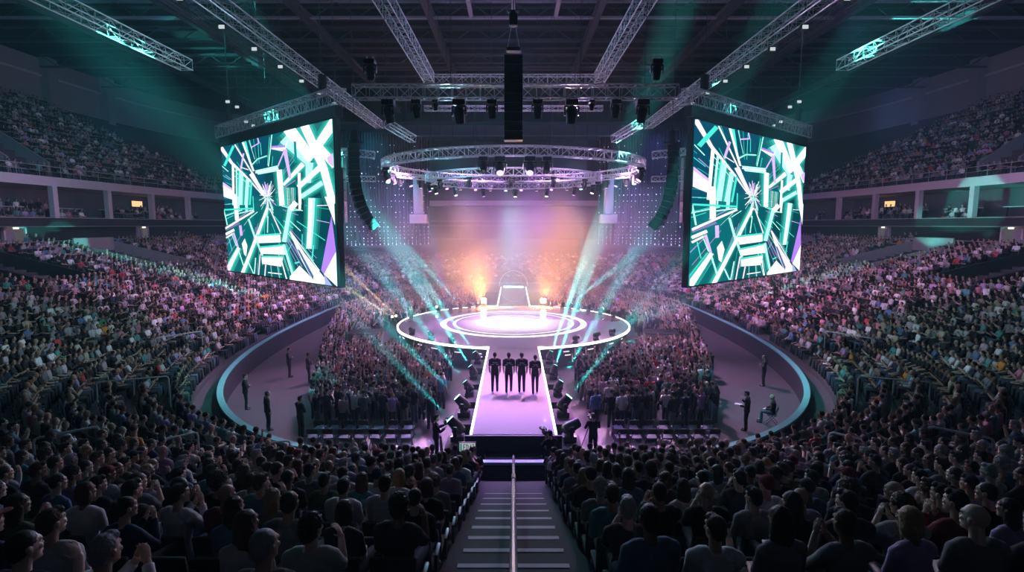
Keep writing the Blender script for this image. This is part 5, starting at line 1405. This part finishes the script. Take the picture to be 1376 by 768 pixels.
big_mesh("crowd", CROWD, M["crowd"], "the rest of the audience filling the stands, the upper tiers and the floor round the stage", "crowd")
# seats under the rest of the seated crowd: one object
sv = MB().box((0, -.235, .64), (.46, .05, .44), Matrix.Rotation(.16, 3, "X")).box((0, .03, .40), (.44, .40, .06))
LODS[("seat", 0, 0)] = (np.array(sv.v, np.float32), np.array([len(q) for q in sv.f]), np.concatenate([np.array(q) for q in sv.f]), np.zeros(len(sv.f), int))
_sk, SKINS_keep = SKINS, list(SKINS)
SKINS[:] = [(.02, .022, .026)]*6
big_mesh("seat_rows", [(("seat", 0, 0), s[1], s[2], s[3], s[4], 1.) for s in crowd], M["crowd"], "rows of black folding seats under the rest of the seated audience", "seats")
SKINS[:] = SKINS_keep

# ------------------------------------------------------------------ haze, smoke, world
def volume(name, dens, aniso=.2, col=(1, 1, 1)):
    m, nt, out = _mat(name)
    v = nt.nodes.new("ShaderNodeVolumeScatter"); v.inputs["Density"].default_value = dens; v.inputs["Anisotropy"].default_value = aniso; v.inputs["Color"].default_value = (*col, 1)
    nt.links.new(v.outputs[0], out.inputs["Volume"]); return m, nt, v
hz, _, _ = volume("thin_haze", .0018, .0, (.45, .85, 1.))
tag(MB().box((0, 45, 15.4), (134, 144, 33)).build("haze", hz), "thin stage haze hanging through the whole arena", "haze", None, "stuff")
sm, nt, v = volume("stage_smoke", .02, .0)
tc = nt.nodes.new("ShaderNodeTexCoord"); nz = nt.nodes.new("ShaderNodeTexNoise"); nz.inputs["Scale"].default_value = .16; nz.inputs["Detail"].default_value = 4
ln = nt.nodes.new("ShaderNodeVectorMath"); ln.operation = "LENGTH"; mp = nt.nodes.new("ShaderNodeVectorMath"); mp.operation = "MULTIPLY"; mp.inputs[1].default_value = (1/17., 1/14., 1/8.5)
fall = nt.nodes.new("ShaderNodeMapRange"); fall.interpolation_type = "SMOOTHSTEP"
for k_, val in (("From Min", .25), ("From Max", 1.), ("To Min", 1.), ("To Max", 0.)): fall.inputs[k_].default_value = val
nm_ = nt.nodes.new("ShaderNodeMapRange")
for k_, val in (("From Min", .38), ("From Max", .68), ("To Min", .12), ("To Max", 1.)): nm_.inputs[k_].default_value = val
mu = nt.nodes.new("ShaderNodeMath"); mu.operation = "MULTIPLY"; mu2 = nt.nodes.new("ShaderNodeMath"); mu2.operation = "MULTIPLY"; mu2.inputs[1].default_value = .10
L_ = nt.links.new
L_(tc.outputs["Object"], nz.inputs["Vector"]); L_(tc.outputs["Object"], mp.inputs[0]); L_(mp.outputs[0], ln.inputs[0]); L_(ln.outputs["Value"], fall.inputs["Value"])
L_(nz.outputs["Fac"], nm_.inputs["Value"]); L_(fall.outputs["Result"], mu.inputs[0]); L_(nm_.outputs["Result"], mu.inputs[1]); L_(mu.outputs[0], mu2.inputs[0]); L_(mu2.outputs[0], v.inputs["Density"])
so = MB().ball((0, 0, 0), (17, 14, 8.5), 24, 16).build("smoke", sm, None, (0, 58.5, 6.6)); tag(so, "drifting stage smoke lit amber and purple behind the round stage", "smoke", None, "stuff")
gh, nt, v = volume("stage_haze", .02, .0, (.70, .88, 1.))
tc = nt.nodes.new("ShaderNodeTexCoord"); ln = nt.nodes.new("ShaderNodeVectorMath"); ln.operation = "LENGTH"; mp = nt.nodes.new("ShaderNodeVectorMath"); mp.operation = "MULTIPLY"; mp.inputs[1].default_value = (1/16.3, 1/26., 1/9.)
fall = nt.nodes.new("ShaderNodeMapRange"); fall.interpolation_type = "SMOOTHSTEP"
for k_, val in (("From Min", .15), ("From Max", 1.), ("To Min", .015), ("To Max", 0.)): fall.inputs[k_].default_value = val
L_ = nt.links.new
L_(tc.outputs["Object"], mp.inputs[0]); L_(mp.outputs[0], ln.inputs[0]); L_(ln.outputs["Value"], fall.inputs["Value"]); L_(fall.outputs["Result"], v.inputs["Density"])
tag(MB().ball((0, 0, 0), (16.3, 26, 9), 24, 16).build("stage_haze", gh, None, (0, 43, 4.2)), "soft cloud of haze around the catwalk and the round stage", "haze", None, "stuff")
w = bpy.data.worlds.new("world"); SC.world = w; w.use_nodes = True
w.node_tree.nodes["Background"].inputs["Color"].default_value = (.004, .006, .010, 1); w.node_tree.nodes["Background"].inputs["Strength"].default_value = 1.
vs_ = SC.view_settings; vs_.view_transform = "Standard"; vs_.look = "None"; vs_.exposure = 0.; vs_.gamma = 1.; vs_.use_curve_mapping = False
cy = SC.cycles
cy.max_bounces = 4; cy.diffuse_bounces = 2; cy.glossy_bounces = 2; cy.transmission_bounces = 2; cy.volume_bounces = 0; cy.transparent_max_bounces = 8
cy.volume_step_rate = 1.; cy.volume_max_steps = 64; cy.sample_clamp_indirect = 4.; cy.use_light_tree = True
cy.caustics_reflective = False; cy.caustics_refractive = False
